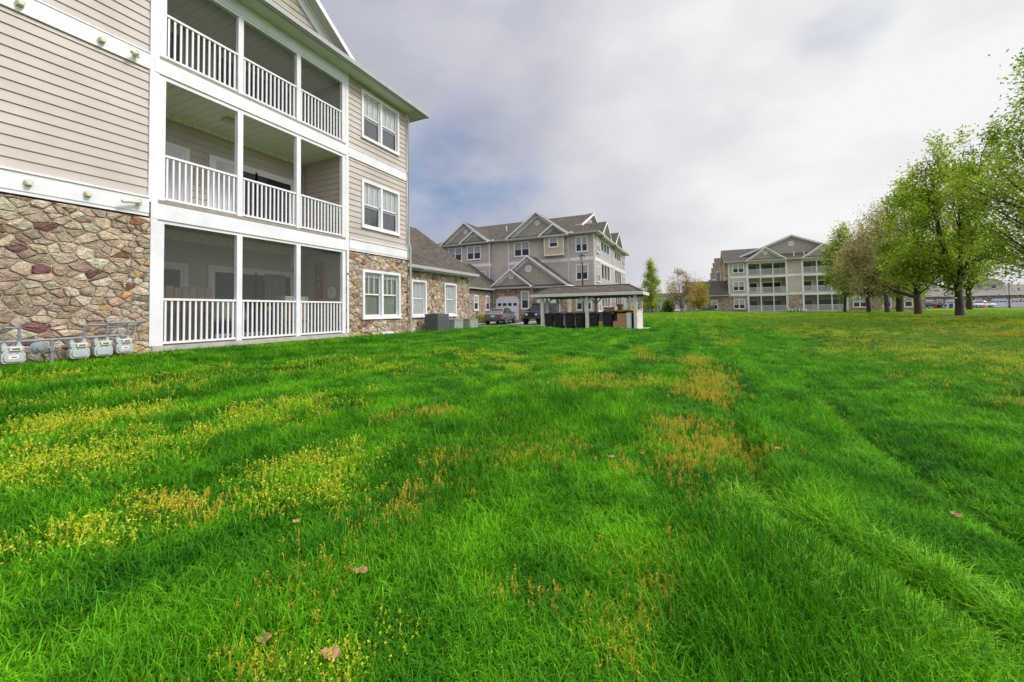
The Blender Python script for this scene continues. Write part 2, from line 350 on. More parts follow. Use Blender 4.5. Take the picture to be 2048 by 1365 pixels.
# ------------------------------------------------------------------ terrain
def sm(t, a, b):
    t = np.clip((t-a)/(b-a), 0, 1); return t*t*(3-2*t)
def rect_mask(x, y, x0, x1, y0, y1, e):
    return sm(x, x0-e, x0)*(1-sm(x, x1, x1+e))*sm(y, y0-e, y0)*(1-sm(y, y1, y1+e))
def shade_dip(y): return 0.42-0.02*(y-3)+0.9*np.maximum(0.0, 2.95-y)**1.3*(y > .5)
def gz(x, y):
    x = np.asarray(x, float); y = np.asarray(y, float)
    n = np.interp(x, [-400, -40, -10, -5, 0, 2, 4, 8, 15, 30, 60, 500], [.3, .3, .26, .02, -.33, -.50, -.47, -.24, .14, .38, .3, .4])
    f = np.interp(x, [-400, -40, -10, 2, 6, 14, 30, 60, 500], [.3, .3, .34, .42, .36, .30, .40, .2, .3])
    t = sm(y, 12, 52); z = n*(1-t)+f*t
    z = z+0.022*np.sin(x*1.3+0.7*np.sin(y*.6))*np.sin(y*0.9+x*.35)+0.012*np.sin(x*3.1+y*1.7)*np.sin(y*2.3-x*1.1)
    mx = 1.82+0.05*np.sin(y*0.8)+0.02*np.sin(y*2.7)
    near = 1-sm(y, 14, 34)
    z = z-near*0.22*np.exp(-((x-mx)/0.13)**2)-near*0.09*sm(x, mx-0.05, mx+0.12)*(1-sm(x, mx+.6, mx+2.2))
    m2 = shade_dip(y)
    z = z-0.13*(1-sm(y, 4.5, 9))*np.exp(-((x-m2)/0.11)**2)+0.07*(1-sm(y, 4, 9))*np.exp(-((x-m2-0.3)/0.2)**2)
    z = z-0.16*np.exp(-((x-(3.4+0.012*y*y*0.12))/1.3)**2)*sm(y, 8, 20)*(1-sm(y, 55, 75))
    z = z+0.10*np.exp(-((x-1.0)/1.6)**2)*sm(y, 25, 40)*(1-sm(y, 60, 74))
    z = z-0.22*np.exp(-((y-69)/3.5)**2)*sm(x, 4, 8)
    # the paved court with its ramps up to the garages
    lot = -0.15+0.29*sm(y, 33.5, 36.6)
    kf = rect_mask(x, y, -60, -6, 20.3, 24, 1.6)*.9; z = z*(1-kf)-0.16*kf
    k = np.maximum(np.maximum(rect_mask(x, y, -60, -9.4, 23.9, 37.4, 0.7), rect_mask(x, y, -9.6, -4.4, 22.3, 37.0, 0.6)), rect_mask(x, y, -9.6, -2.6, 22.4, 25.4, 0.35))
    z = z*(1-k)+lot*k
    k2 = rect_mask(x, y, -60, -3.2, 68, 116, 2.5); z = z*(1-k2)-0.62*k2
    # bank up to the walls of the left building
    kb = (1-sm(x, -9.9, -9.2))*(1-sm(y, 20, 22)); z = z*(1-kb)+(0.25-0.13*sm(y, 12, 14))*kb
    return z
GX = np.unique(np.concatenate([[-600, -300, -150, -100, -80], np.arange(-60, -11, 1.0), np.arange(-11, -1, .25), np.arange(-1, 4.01, .06), np.arange(4, 20, .5), np.arange(20, 60, 2.0), np.arange(60, 120, 6), [130, 160, 220, 300, 450, 700]]).round(3))
GY = np.unique(np.concatenate([[-80, -40, -20, -12], np.arange(-8, 0, .5), np.arange(0, 14, .16), np.arange(14, 30, .4), np.arange(30, 80, .8), np.arange(80, 180, 4), [200, 250, 320, 450, 700, 1100]]).round(3))
gxx, gyy = np.meshgrid(GX, GY)
gv = np.stack([gxx.ravel(), gyy.ravel(), gz(gxx.ravel(), gyy.ravel())], 1)
nx, ny = len(GX), len(GY)
ii = (np.arange(ny-1)[:, None]*nx+np.arange(nx-1)[None, :]).ravel()
gf = np.stack([ii, ii+1, ii+nx+1, ii+nx], 1)
def np_mesh(name, v, f):
    me = bpy.data.meshes.new(name); me.vertices.add(len(v)); me.vertices.foreach_set('co', np.ascontiguousarray(v, np.float32).ravel())
    k = f.shape[1]; me.loops.add(f.size); me.loops.foreach_set('vertex_index', f.ravel().astype(np.int32))
    me.polygons.add(len(f)); me.polygons.foreach_set('loop_start', np.arange(0, f.size, k, dtype=np.int32))
    me.polygons.foreach_set('loop_total', np.full(len(f), k, np.int32)); me.update(calc_edges=True); return me
# patches of weed: (x, y, half length, half width, angle, strength), placed on the real ground
YEL = []; RUST = []
def pxg(x, y):                              # ground point that a spot of lawn stands on
    r = R @ Vector(((x-1024)/800, (y-598.4)/800, 1.0)); z = 0.0
    for _ in range(12):
        t_ = (z-1.0)/r.z; z = 0.5*z+0.5*float(gz(r.x*t_, r.y*t_))
    return r.x*t_, r.y*t_
def patch(lst, x0, y0, x1, y1, wd, st=1.0):  # a streak from one spot of lawn to another
    a_ = pxg(x0, y0); b_ = pxg(x1, y1); lst.append((a_[0], a_[1], b_[0], b_[1], wd, st))
for q in [(80, 940, 270, 890, .30), (20, 1110, 250, 1055, .16), (520, 835, 670, 805, .34), (560, 1000, 640, 990, .15), (600, 945, 700, 930, .2, .8), (270, 900, 480, 855, .14, .7), (470, 860, 560, 845, .15, .8),
          (240, 790, 490, 755, .35), (130, 850, 230, 830, .25), (570, 740, 740, 722, .35), (0, 820, 160, 800, .3, .8), (20, 765, 120, 755, .3), (250, 765, 420, 740, .2, .8), (400, 700, 660, 690, .2, .8), (690, 740, 800, 738, .4, .7), (930, 745, 1010, 742, .4, .7),
          (1110, 728, 1150, 726, .5, .7), (1180, 745, 1260, 770, .4, .6), (20, 735, 290, 712, .12), (300, 700, 680, 682, .12), (860, 705, 1000, 715, .5, .7), (1290, 640, 1400, 638, 1.2, .6), (1660, 700, 1760, 715, .9, .7), (1420, 636, 1440, 640, 1.2, .6), (1800, 640, 1990, 642, 1.5, .5),
          (1560, 660, 1700, 668, 1.6, .5), (1800, 700, 2040, 740, 1.4, .5), (1880, 640, 2040, 650, 2.0, .5), (660, 1345, 760, 1290, .10, .8), (480, 1340, 560, 1300, .08, .7)]: patch(YEL, *q)
for q in [(420, 1340, 640, 1165, .16), (640, 1165, 710, 1080, .17), (800, 1050, 880, 995, .2), (930, 930, 1110, 900, .22, .9), (1310, 930, 1490, 925, .28), (1390, 990, 1460, 1000, .12), (1400, 720, 1425, 800, .35), (1150, 790, 1260, 755, .4, .8),
          (1250, 1150, 1330, 1165, .12, .8), (1440, 1110, 1520, 1130, .14), (800, 840, 880, 830, .2, .5), (1250, 1340, 1310, 1200, .08, .7), (1400, 1010, 1500, 1080, .15, .6), (1430, 650, 1440, 690, .7, .6), (1030, 860, 1110, 880, .2, .6), (590, 1110, 560, 1230, .10, .6),
          (300, 1010, 440, 1040, .08, .5), (1690, 680, 1850, 720, 1.2, .35), (1900, 660, 2040, 672, 1.5, .5), (1850, 760, 2040, 800, .7, .3), (990, 1200, 1200, 1250, .06, .4), (1330, 860, 1450, 870, .25, .6), (1270, 700, 1300, 720, .5, .4)]: patch(RUST, *q)
def vnoise(x, y, s, seed=0):
    xs = x*s+seed*13.7; ys = y*s+seed*7.3; xi = np.floor(xs); yi = np.floor(ys); fx = xs-xi; fy = ys-yi; fx = fx*fx*(3-2*fx); fy = fy*fy*(3-2*fy)
    h = lambda a, b: np.modf(np.abs(np.sin(a*127.1+b*311.7+seed*17.0)*43758.5453))[0]
    return (h(xi, yi)*(1-fx)+h(xi+1, yi)*fx)*(1-fy)+(h(xi, yi+1)*(1-fx)+h(xi+1, yi+1)*fx)*fy
def pm(lst, x, y):
    o = np.zeros_like(x)
    for q in lst:
        x0, y0, x1, y1, wd = q[:5]; st = q[5]
        dx, dy = x1-x0, y1-y0; L2 = dx*dx+dy*dy+1e-6
        t_ = np.clip(((x-x0)*dx+(y-y0)*dy)/L2, 0, 1); d = np.hypot(x-x0-t_*dx, y-y0-t_*dy)
        o = np.maximum(o, st*np.exp(-(d/(wd*1.25))**1.6))
    nn_ = 0.45*vnoise(x, y, 1.3, 1)+0.33*vnoise(x, y, 3.7, 2)+0.22*vnoise(x, y, 11.0, 4)
    return np.clip(o*(-0.75+2.9*nn_), 0, 1)
def bare(x, y):                             # bare soil in the wheel rut; second dark line imitates shadow under tall grass
    mx = 1.82+0.05*np.sin(y*0.8)+0.02*np.sin(y*2.7)
    return np.maximum(1.2*np.exp(-((x-mx-.01)/0.085)**2)*(.35+.9*vnoise(x, y, 1.4, 5))*(1-sm(y, 10, 18)), .9*np.exp(-((x-shade_dip(y))/.05)**2)*(y < 5)*(y > 1.2))+.75*np.exp(-((x+9.86)/.10)**2)*(y < 12.2)*(y > -3)*(.3+vnoise(x, y, 2.2, 6))
def off_lawn(x, y):
    k = (x < -9.93) & (y < 19) & (x > -30)
    k |= (x > -60) & (x < -9.35) & (y > 23.85) & (y < 37.6)
    k |= (x >= -9.5) & (x < -2.45) & (y > 22.45) & (y < 25.5)
    k |= (x >= -9.5) & (x < -4.15) & (y > 25) & (y < 37.6)
    k |= (x > -60) & (x < -9) & (y > 37) & (y < 58)
    k |= (x > -60) & (x < -3.4) & (y > 69) & (y < 116)
    k |= (x > -1.8) & (x < 29.3) & (y > 76)
    return k
gm = np_mesh('lawn', gv, gf)
for nme, arr in (('bare', np.clip(bare(gv[:, 0], gv[:, 1])*1.3, 0, 1)), ('yel', pm(YEL, gv[:, 0], gv[:, 1])), ('rust', pm(RUST, gv[:, 0], gv[:, 1]))):
    at = gm.attributes.new(nme, 'FLOAT', 'POINT'); at.data.foreach_set('value', arr.astype(np.float32))
gm.polygons.foreach_set('use_smooth', [True]*len(gf))
GREEN = (0.062, 0.205, 0.014)
def green_nodes(t, pos, extra=None):        # lawn colour by place: broad mown streaks and clumps
    a_ = t.a('ShaderNodeTexNoise', {'Vector': t.a('ShaderNodeMapping', {0: pos, 'Scale': (1.9, 0.12, 1)}).outputs[0], 'Scale': 1.0, 'Detail': 4.0}).outputs[0]
    b_ = t.a('ShaderNodeTexNoise', {'Vector': pos, 'Scale': 1.7, 'Detail': 5.0, 'Roughness': 0.6}).outputs[0]
    c = t.mix(t.ramp(a_, [(0.38, 0.0), (0.62, 1.0)]), (0.034, 0.185, 0.006, 1), (0.140, 0.405, 0.010, 1))
    c = t.mix(t.ramp(b_, [(0.36, 0.0), (0.64, 1.0)]), t.mix(0.68, c, (0.014, 0.125, 0.005, 1)), t.mix(0.4, c, (0.17, 0.50, 0.008, 1)))
    sp_ = t.a('ShaderNodeSeparateXYZ', {0: pos})   # the mown park side is thinner and yellower
    pk = t.math('MULTIPLY', t.sstep(t.math('ADD', sp_.outputs[0], t.math('MULTIPLY', sp_.outputs[1], 0.03)), 3.5, 8.5), 0.62)
    c = t.mix(pk, c, (0.18, 0.275, 0.026, 1))
    pk2 = t.math('MULTIPLY', t.sstep(sp_.outputs[1], 24.0, 42.0), 0.72)
    c = t.mix(pk2, c, (0.235, 0.40, 0.016, 1))
    return c
m, t, b = newmat('lawn_ground'); M['ground'] = m
pos = t.a('ShaderNodeNewGeometry').outputs['Position']
c = t.mix(1.0, green_nodes(t, pos), (0.74, 0.66, 0.9, 1), 'MULTIPLY')
f1 = t.a('ShaderNodeTexNoise', {'Vector': pos, 'Scale': 9.0, 'Detail': 6.0, 'Roughness': 0.7}).outputs[0]
f2 = t.a('ShaderNodeTexNoise', {'Vector': pos, 'Scale': 55.0, 'Detail': 3.0}).outputs[0]
c = t.mix(1.0, c, t.ramp(f1, [(0.3, 0.55), (0.7, 1.35)]), 'MULTIPLY'); c = t.mix(1.0, c, t.ramp(f2, [(0.3, 0.6), (0.7, 1.3)]), 'MULTIPLY')
ay = t.a('ShaderNodeAttribute', attribute_name='yel').outputs['Fac']; ar = t.a('ShaderNodeAttribute', attribute_name='rust').outputs['Fac']
c = t.mix(t.math('MULTIPLY', ay, 0.55), c, (0.34, 0.30, 0.045, 1)); c = t.mix(t.math('MULTIPLY', ar, 0.45), c, (0.27, 0.15, 0.03, 1))
soil = t.ramp(t.a('ShaderNodeTexNoise', {'Vector': pos, 'Scale': 3.0, 'Detail': 6.0}).outputs[0], [(0.5, 0.0), (0.62, 1.0)])
nearf = t.math('SUBTRACT', 1.0, t.sstep(t.a('ShaderNodeSeparateXYZ', {0: pos}).outputs[1], 10.0, 26.0))
c = t.mix(t.math('MULTIPLY', t.math('MULTIPLY', soil, nearf), 0.55), c, (0.045, 0.035, 0.018, 1))
c = t.mix(t.a('ShaderNodeAttribute', attribute_name='bare').outputs['Fac'], c, (0.060, 0.042, 0.024, 1))
t.set(b, 'Base Color', c); b.inputs['Roughness'].default_value = 0.95; b.inputs['Specular IOR Level'].default_value = 0.1
bump(t, b, t.math('ADD', f1, t.math('MULTIPLY', f2, 0.5)), 1.0, 0.08)
gm.materials.append(M['ground'])
tag(link_mesh('lawn', gm), kind='structure')
def sheet(name, x0, x1, y0, y1, mat, dz, step=0.5):
    xs = np.arange(x0, x1+step*.5, step); ys = np.arange(y0, y1+step*.5, step); X_, Y_ = np.meshgrid(xs, ys)
    v = np.stack([X_.ravel(), Y_.ravel(), gz(X_.ravel(), Y_.ravel())+dz], 1); n_ = len(xs)
    i_ = (np.arange(len(ys)-1)[:, None]*n_+np.arange(n_-1)[None, :]).ravel()
    me = np_mesh(name, v, np.stack([i_, i_+1, i_+n_+1, i_+n_], 1)); me.materials.append(mat); return tag(link_mesh(name, me), kind='structure')
sheet('parking_court', -45, -9.0, 24.0, 37.0, M['asphalt'], 0.025)
sheet('parking_court', -9.0, -4.5, 25.5, 37.0, M['asphalt'], 0.025)
sheet('shelter_pad', -9.0, -2.5, 22.5, 25.5, M['concrete'], 0.030)
sheet('parking_lot', -40, -4.0, 70, 114, M['asphalt'], 0.025, 2.0)
sheet('road', 36, 130, 124, 145, M['asphalt'], 0.06, 3.0)

# ------------------------------------------------------------------ walls
def minus(z0, z1, cuts):
    out = [(z0, z1)]
    for a_, b_ in cuts:
        nw = []
        for p, q in out:
            if b_ <= p or a_ >= q: nw.append((p, q)); continue
            if a_ > p: nw.append((p, a_))
            if b_ < q: nw.append((b_, q))
        out = nw
    return out
def siding(mb, pl, u0, u1, z0, z1, holes=(), expo=0.178, mi=0, lip=0.022, lf=None, rf=None):
    us = sorted({u0, u1, *[h[0] for h in holes if u0 < h[0] < u1], *[h[1] for h in holes if u0 < h[1] < u1]})
    for a_, b_ in zip(us, us[1:]):
        mid = (a_+b_)/2
        for p, q in minus(z0, z1, [(h[2], h[3]) for h in holes if h[0] < mid < h[1]]):
            k = math.floor((p-z0)/expo); z = z0+k*expo
            while z < q-1e-4:
                zb, zt = max(z, p), min(z+expo, q)
                if zt-zb > 0.004:
                    al, bl_, at_, bt_ = a_, b_, a_, b_
                    if lf: al, at_ = max(a_, lf(zb)), max(a_, lf(zt)); bl_, bt_ = min(b_, rf(zb)), min(b_, rf(zt))
                    if bl_ > al:
                        if bt_ < at_: at_ = bt_ = (at_+bt_)/2
                        mb.face([pl.p(al, zb, lip), pl.p(bl_, zb, lip), pl.p(bt_, zt, 0.002), pl.p(at_, zt, 0.002)], mi)
                        mb.face([pl.p(al, zb, 0.0), pl.p(bl_, zb, 0.0), pl.p(bl_, zb, lip), pl.p(al, zb, lip)], mi)
                z += expo
STONES = [((0.43, 0.34, 0.245), 24), ((0.36, 0.28, 0.20), 18), ((0.52, 0.44, 0.34), 18), ((0.29, 0.225, 0.16), 11), ((0.38, 0.275, 0.205), 7), ((0.45, 0.355, 0.275), 13), ((0.19, 0.095, 0.085), 3.6), ((0.28, 0.14, 0.08), 3), ((0.52, 0.31, 0.13), 2.6)]
def clip(poly, a_, b_, c_):                 # keep a*u + b*z <= c
    out = []; n = len(poly)
    for i in range(n):
        p, q = poly[i], poly[(i+1) % n]; dp = a_*p[0]+b_*p[1]-c_; dq = a_*q[0]+b_*q[1]-c_
        if dp <= 0: out.append(p)
        if dp*dq < 0:
            k = dp/(dp-dq); out.append((p[0]+(q[0]-p[0])*k, p[1]+(q[1]-p[1])*k))
    return out
def stone_near(pl, u0, u1, z0, z1, holes, sz, seed):
    rg = random.Random(seed); an = 1.55; seeds = []
    nu = int((u1-u0)/sz)+4; nz_ = int((z1-z0)*an/sz)+4
    for i in range(-1, nu):
        for j in range(-1, nz_):
            if rg.random() < 0.25: continue
            seeds.append((u0+(i+0.5*(j % 2)+rg.uniform(-.46, .46))*sz, z0*an+(j+rg.uniform(-.46, .46))*sz))
            if rg.random() < 0.24: seeds.append((seeds[-1][0]+rg.uniform(.3, .5)*sz, seeds[-1][1]+rg.uniform(-.4, .4)*sz))
    mb = MB(); pool = [c_ for c_, w_ in STONES for _ in range(int(w_*2))]
    arr = np.array(seeds)
    for (su, sz_) in seeds:
        if not (u0-.1 < su < u1+.1 and z0-.1 < sz_/an < z1+.1): continue
        d = np.hypot(arr[:, 0]-su, arr[:, 1]-sz_); idx = np.argsort(d)[1:22]
        poly = [(su-1, sz_-1), (su+1, sz_-1), (su+1, sz_+1), (su-1, sz_+1)]
        for i in idx:
            ou, oz = arr[i]; a_, b_ = ou-su, oz-sz_; poly = clip(poly, a_, b_, (ou*ou+oz*oz-su*su-sz_*sz_)/2)
            if not poly: break
        if not poly: continue
        P = [(u, z/an) for u, z in poly]
        cu = sum(p[0] for p in P)/len(P); cz = sum(p[1] for p in P)/len(P)
        for a_, b_, c_ in ((-1, 0, -u0), (1, 0, u1), (0, -1, -z0), (0, 1, z1)): P = clip(P, a_, b_, c_) if P else P
        skip = False
        for h in holes:
            if h[0] < cu < h[1] and h[2] < cz < h[3]: skip = True
            opts = [(h[0]-cu, (1, 0, h[0])), (cu-h[1], (-1, 0, -h[1])), (h[2]-cz, (0, 1, h[2])), (cz-h[3], (0, -1, -h[3]))]
            us_ = [p[0] for p in P] or [0]; zs_ = [p[1] for p in P] or [0]
            if max(us_) > h[0] and min(us_) < h[1] and max(zs_) > h[2] and min(zs_) < h[3]:
                P = clip(P, *max(opts)[1])
        if skip or len(P) < 3: continue
        cu = sum(p[0] for p in P)/len(P); cz = sum(p[1] for p in P)/len(P)
        r = sum(math.hypot(p[0]-cu, p[1]-cz) for p in P)/len(P)
        if r < 0.025: continue
        k = 1-0.0085/r; P = [(cu+(p[0]-cu)*k, cz+(p[1]-cz)*k) for p in P]
        Q = []; n = len(P)
        for i in range(n):                  # knock the corners off
            p, q = P[i], P[(i+1) % n]; e1, e2 = rg.uniform(.06, .20), rg.uniform(.06, .20)
            L_ = math.hypot(q[0]-p[0], q[1]-p[1]); w_ = rg.uniform(-.03, .03)*L_
            nx_, nz2_ = (q[1]-p[1])/(L_+1e-6), -(q[0]-p[0])/(L_+1e-6)
            Q += [(p[0]+(q[0]-p[0])*e1, p[1]+(q[1]-p[1])*e1), (p[0]+(q[0]-p[0])*.5+nx_*w_, p[1]+(q[1]-p[1])*.5+nz2_*w_), (p[0]+(q[0]-p[0])*(1-e2), p[1]+(q[1]-p[1])*(1-e2))]
        h = rg.uniform(0.022, 0.052); tu, tz = rg.uniform(-.10, .10), rg.uniform(-.14, .14)
        col = rg.choice(pool); kk = rg.uniform(.9, 1.36); col = tuple(min(x*kk*rg.uniform(.95, 1.05), .9) for x in col)
        b = len(mb.v); n = len(Q)
        for sc, dd in ((1.0, -0.012), (0.99, h*.5), (0.9, h*.95), (0.5, h*1.08)):
            for q in Q:
                du, dz = (q[0]-cu)*sc, (q[1]-cz)*sc
                dep = dd if dd < 0 else max(0.0, dd+(tu*du+tz*dz)*(dd/h)+rg.uniform(-.007, .007)*(1 if sc < .95 else .3))
                mb.v.append(pl.p(cu+du, cz+dz, dep))
        mb.v.append(pl.p(cu, cz, h*1.15)); ct = len(mb.v)-1
        for rr in range(3):
            for i in range(n):
                j = (i+1) % n; mb.f.append((b+rr*n+i, b+rr*n+j, b+(rr+1)*n+j, b+(rr+1)*n+i)); mb.m.append(0); mb.c.append(col)
        for i in range(n):
            j = (i+1) % n; mb.f.append((b+3*n+i, b+3*n+j, ct)); mb.m.append(0); mb.c.append(col)
    # mortar bed with the same openings
    us = sorted({u0, u1, *[h[0] for h in holes if u0 < h[0] < u1], *[h[1] for h in holes if u0 < h[1] < u1]})
    for a_, b_ in zip(us, us[1:]):
        for p, q in minus(z0, z1, [(h_[2], h_[3]) for h_ in holes if h_[0] < (a_+b_)/2 < h_[1]]):
            mb.pq(pl, [(a_, p), (b_, p), (b_, q), (a_, q)], 0.004, 1)
    return mb
def stone_far(pl, u0, u1, z0, z1, holes=()):
    mb = MB(); us = sorted({u0, u1, *[h[0] for h in holes if u0 < h[0] < u1], *[h[1] for h in holes if u0 < h[1] < u1]})
    for a_, b_ in zip(us, us[1:]):
        for p, q in minus(z0, z1, [(h_[2], h_[3]) for h_ in holes if h_[0] < (a_+b_)/2 < h_[1]]):
            mb.pb(pl, a_, b_, p, q, -0.15, 0.02)
    return mb

# ------------------------------------------------------------------ windows, gables, bays
def window(root, pl, u0, u1, z0, z1, twin=True, near=False, cover=0.5, proud=0.05, tw=0.09, curtain=False, muntins=True, base=0.0):
    mb = MB(); d1 = base+proud; d0 = base-0.02
    mb.pb(pl, u0, u1, z0, z0+tw, d0, d1); mb.pb(pl, u0, u1, z1-tw, z1, d0, d1)
    mb.pb(pl, u0, u0+tw, z0+tw, z1-tw, d0, d1); mb.pb(pl, u1-tw, u1, z0+tw, z1-tw, d0, d1)
    mb.pb(pl, u0-.015, u1+.015, z0-.02, z0, d0, d1+.02)
    a_, b_, p, q = u0+tw, u1-tw, z0+tw, z1-tw
    halves = [(a_, b_)]
    if twin:
        c_ = (a_+b_)/2; mb.pb(pl, c_-.045, c_+.045, p, q, d0, d1-.012); halves = [(a_, c_-.045), (c_+.045, b_)]
    sd_ = base+(-.035 if near else 0.0); sash = MB(); zm = (p+q)/2
    for s0, s1 in halves:
        for x0, x1, y0, y1 in ((s0, s1, p, p+.04), (s0, s1, q-.04, q), (s0, s1, zm-.022, zm+.022), (s0, s0+.035, p+.04, q-.04), (s1-.035, s1, p+.04, q-.04)):
            sash.pb(pl, x0, x1, y0, y1, sd_-.02, sd_+.022 if not near else sd_+.02)
        if muntins:
            for k in (1, 2):
                x = s0+.035+(s1-s0-.07)*k/3; sash.pb(pl, x-.009, x+.009, zm+.022, q-.04, sd_-.004, sd_+.016)
    wd = mb.build('window', M['trim'], root)
    sash.build('sash', M['trim'], wd)
    g = MB()
    for s0, s1 in halves: g.pq(pl, [(s0+.01, p+.01), (s1-.01, p+.01), (s1-.01, q-.01), (s0+.01, q-.01)], sd_+(.004 if not near else -.005), 0)
    g.build('pane', M['pane'] if near else M['glass'], wd)
    bl = MB(); zc = q-(q-p)*cover
    if near:
        bx = MB(); bx.pb(pl, a_-.05, b_+.05, p-.05, q+.05, -1.0, -.985)
        bx.pb(pl, a_-.06, a_-.05, p-.05, q+.05, -1.0, -.06); bx.pb(pl, b_+.05, b_+.06, p-.05, q+.05, -1.0, -.06)
        bx.pb(pl, a_-.06, b_+.06, p-.06, p-.05, -1.0, -.06); bx.pb(pl, a_-.06, b_+.06, q+.05, q+.06, -1.0, -.06)
        bx.build('room', M['dark'], wd)
        for s0, s1 in halves:
            bl.pb(pl, s0, s1, zc, q, -.075, -.065, 0)
            if curtain or True: bl.pb(pl, s0-.02, s1+.02, p, zc, -.12, -.11, 1)
        bl.build('blind', [M['blind'], M['curtain'] if curtain else M['sheer']], wd)
    elif cover > 0:
        for s0, s1 in halves: bl.pq(pl, [(s0+.03, zc), (s1-.03, zc), (s1-.03, q-.04), (s0+.03, q-.04)], sd_+.008, 0)
        bl.build('blind', M['blind2'], wd)
    return wd
M['sheer'] = plain('sheer_curtain', (0.17, 0.18, 0.19), 0.8, 0.25, 3, 0.3, 8, stretch=(6, 6, 0.3))
M['blind2'] = plain('blind_behind_glass', (0.30, 0.315, 0.32), 0.25, 0.12, 1.2)
def vent(root, pl, u, z, r=0.3, d=0.03, name='round_vent'):
    mb = MB()
    def ring(r0, r1, da, db):
        n = 20
        P0_ = [pl.p(u+r0*math.cos(2*math.pi*k/n), z+r0*math.sin(2*math.pi*k/n), db) for k in range(n)]
        P1_ = [pl.p(u+r1*math.cos(2*math.pi*k/n), z+r1*math.sin(2*math.pi*k/n), db) for k in range(n)]
        P2_ = [pl.p(u+r1*math.cos(2*math.pi*k/n), z+r1*math.sin(2*math.pi*k/n), da) for k in range(n)]
        for k in range(n):
            j = (k+1) % n; mb.face([P0_[k], P0_[j], P1_[j], P1_[k]]); mb.face([P1_[k], P1_[j], P2_[j], P2_[k]])
    ring(r*.68, r, d-.03, d+.05)
    n = 20; mb.face([pl.p(u+r*.7*math.cos(2*math.pi*k/n), z+r*.7*math.sin(2*math.pi*k/n), d+.01) for k in range(n)], 1)
    for k in range(-2, 3): mb.pb(pl, u-r*.55, u+r*.55, z+k*r*.24-.015, z+k*r*.24+.015, d, d+.03)
    return mb.build(name, [M['trim'], M['soffit']], root)
def gable(root, pl, uc, half, z0, sl, oh=0.4, back=5.0, vr=0.27, trimw=0.26, wall='shake', foot=True, gut=True, th=0.13, flat=0.0):
    zt = z0+sl*half; D = MB()
    for s in (-1, 1):
        P = [pl.p(uc+s*half, z0, oh), pl.p(uc, zt, oh), pl.p(uc, zt, -back), pl.p(uc+s*half, z0, -back)]
        if s > 0: P = P[::-1]
        D.slab(P, th, 0, 1)
    D.build('gable_roof', [M['roof'], M['soffit']], root)
    F = MB()                                # rake boards on the edge, and frieze boards on the wall
    for s in (-1, 1):
        F.prism(pl, [(uc+s*half, z0-.03), (uc+s*half, z0-.2), (uc, zt-.2), (uc, zt-.03)][::s], oh, oh+.03)
        iv = trimw*math.sqrt(1+sl*sl); zi = z0-th+.0
        F.prism(pl, [(uc+s*(half-.0), zi), (uc+s*(half-iv/sl), zi), (uc, zt-th-iv), (uc, zt-th)][::s], 0.0, 0.05)
        F.prism(pl, [(uc+s*(half-.0), zi), (uc+s*(half-.1/sl), zi), (uc, zt-th-.1), (uc, zt-th)][::s], 0.051, 0.09)
    F.build('rake_board', M['trim'], root)
    sdg = MB(); iv = trimw*math.sqrt(1+sl*sl)*.8
    siding(sdg, pl, uc-half, uc+half, z0-th, zt, expo=.19, lf=lambda z: uc-half+(z-z0+th+iv)/sl, rf=lambda z: uc+half-(z-z0+th+iv)/sl)
    sdg.pq(pl, [(uc-half, z0-th), (uc+half, z0-th), (uc, zt-th)], -0.01)
    sdg.build('gable_siding', M[wall], root)
    if vr: vent(root, pl, uc, z0+sl*half*.56, vr, .03)
    if foot:
        F2 = MB(); zz = z0-.12
        P = [pl.p(uc-half+.1, zz, oh+.1), pl.p(uc+half-.1, zz, oh+.1), pl.p(uc+half-.35, zz+.22, 0.02), pl.p(uc-half+.35, zz+.22, 0.02)]
        F2.slab(P, .03, 0, 1); F2.build('return_roof', [M['roof'], M['trim']], root)
    if gut:
        G = MB(); G.pb(pl, uc-half+.05, uc+half-.05, z0-.25, z0-.13, oh+.02, oh+.13); G.pb(pl, uc-half+.05, uc+half-.05, z0-.28, z0-.25, 0.0, oh+.10)
        G.build('gutter', M['gutter'], root)
FL = [(0.41, 2.90), (3.37, 5.88), (6.34, 8.21)]
def rail(pl, u0, u1, zb, zt, d=0.0, sp=0.108, name='railing', root=None, mat=None):
    mb = MB(); mb.pb(pl, u0, u1, zt-.045, zt, d-.04, d+.035); mb.pb(pl, u0, u1, zb+.03, zb+.075, d-.03, d+.025)
    n = max(2, int(round((u1-u0)/sp))); st = (u1-u0)/n
    for k in range(n-0):
        u = u0+st*(k+.5); mb.pb(pl, u-.017, u+.017, zb+.075, zt-.045, d-.019, d+.015)
    return mb.build(name, mat or M['rail'], root)
def sliding_door(root, pl, u0, u1, z0, z1, mat=None, win=False):
    mb = MB(); tw = .11
    mb.pb(pl, u0, u1, z1-tw, z1, 0, .05); mb.pb(pl, u0, u0+tw, z0, z1-tw, 0, .05); mb.pb(pl, u1-tw, u1, z0, z1-tw, 0, .05)
    if win: mb.pb(pl, u0, u1, z0, z0+tw, 0, .05)
    uc = (u0+u1)/2
    for a_, b_ in (((u0+tw, uc+.03), (uc-.03, u1-tw)) if not win else ((u0+tw, u1-tw),)):
        for x0, x1 in ((a_, a_+.06), (b_-.06, b_)): mb.pb(pl, x0, x1, z0+.05, z1-tw, 0, .035)
        mb.pb(pl, a_, b_, z0+.02, z0+.1, 0, .03); mb.pb(pl, a_, b_, z1-tw-.06, z1-tw, 0, .03)
    d = mb.build('porch_window' if win else 'sliding_door', M['trim'], root)
    g = MB(); g.pq(pl, [(u0+tw, z0+.05), (u1-tw, z0+.05), (u1-tw, z1-tw), (u0+tw, z1-tw)], .028)
    g.build('pane', mat or M['glass'], d); return d
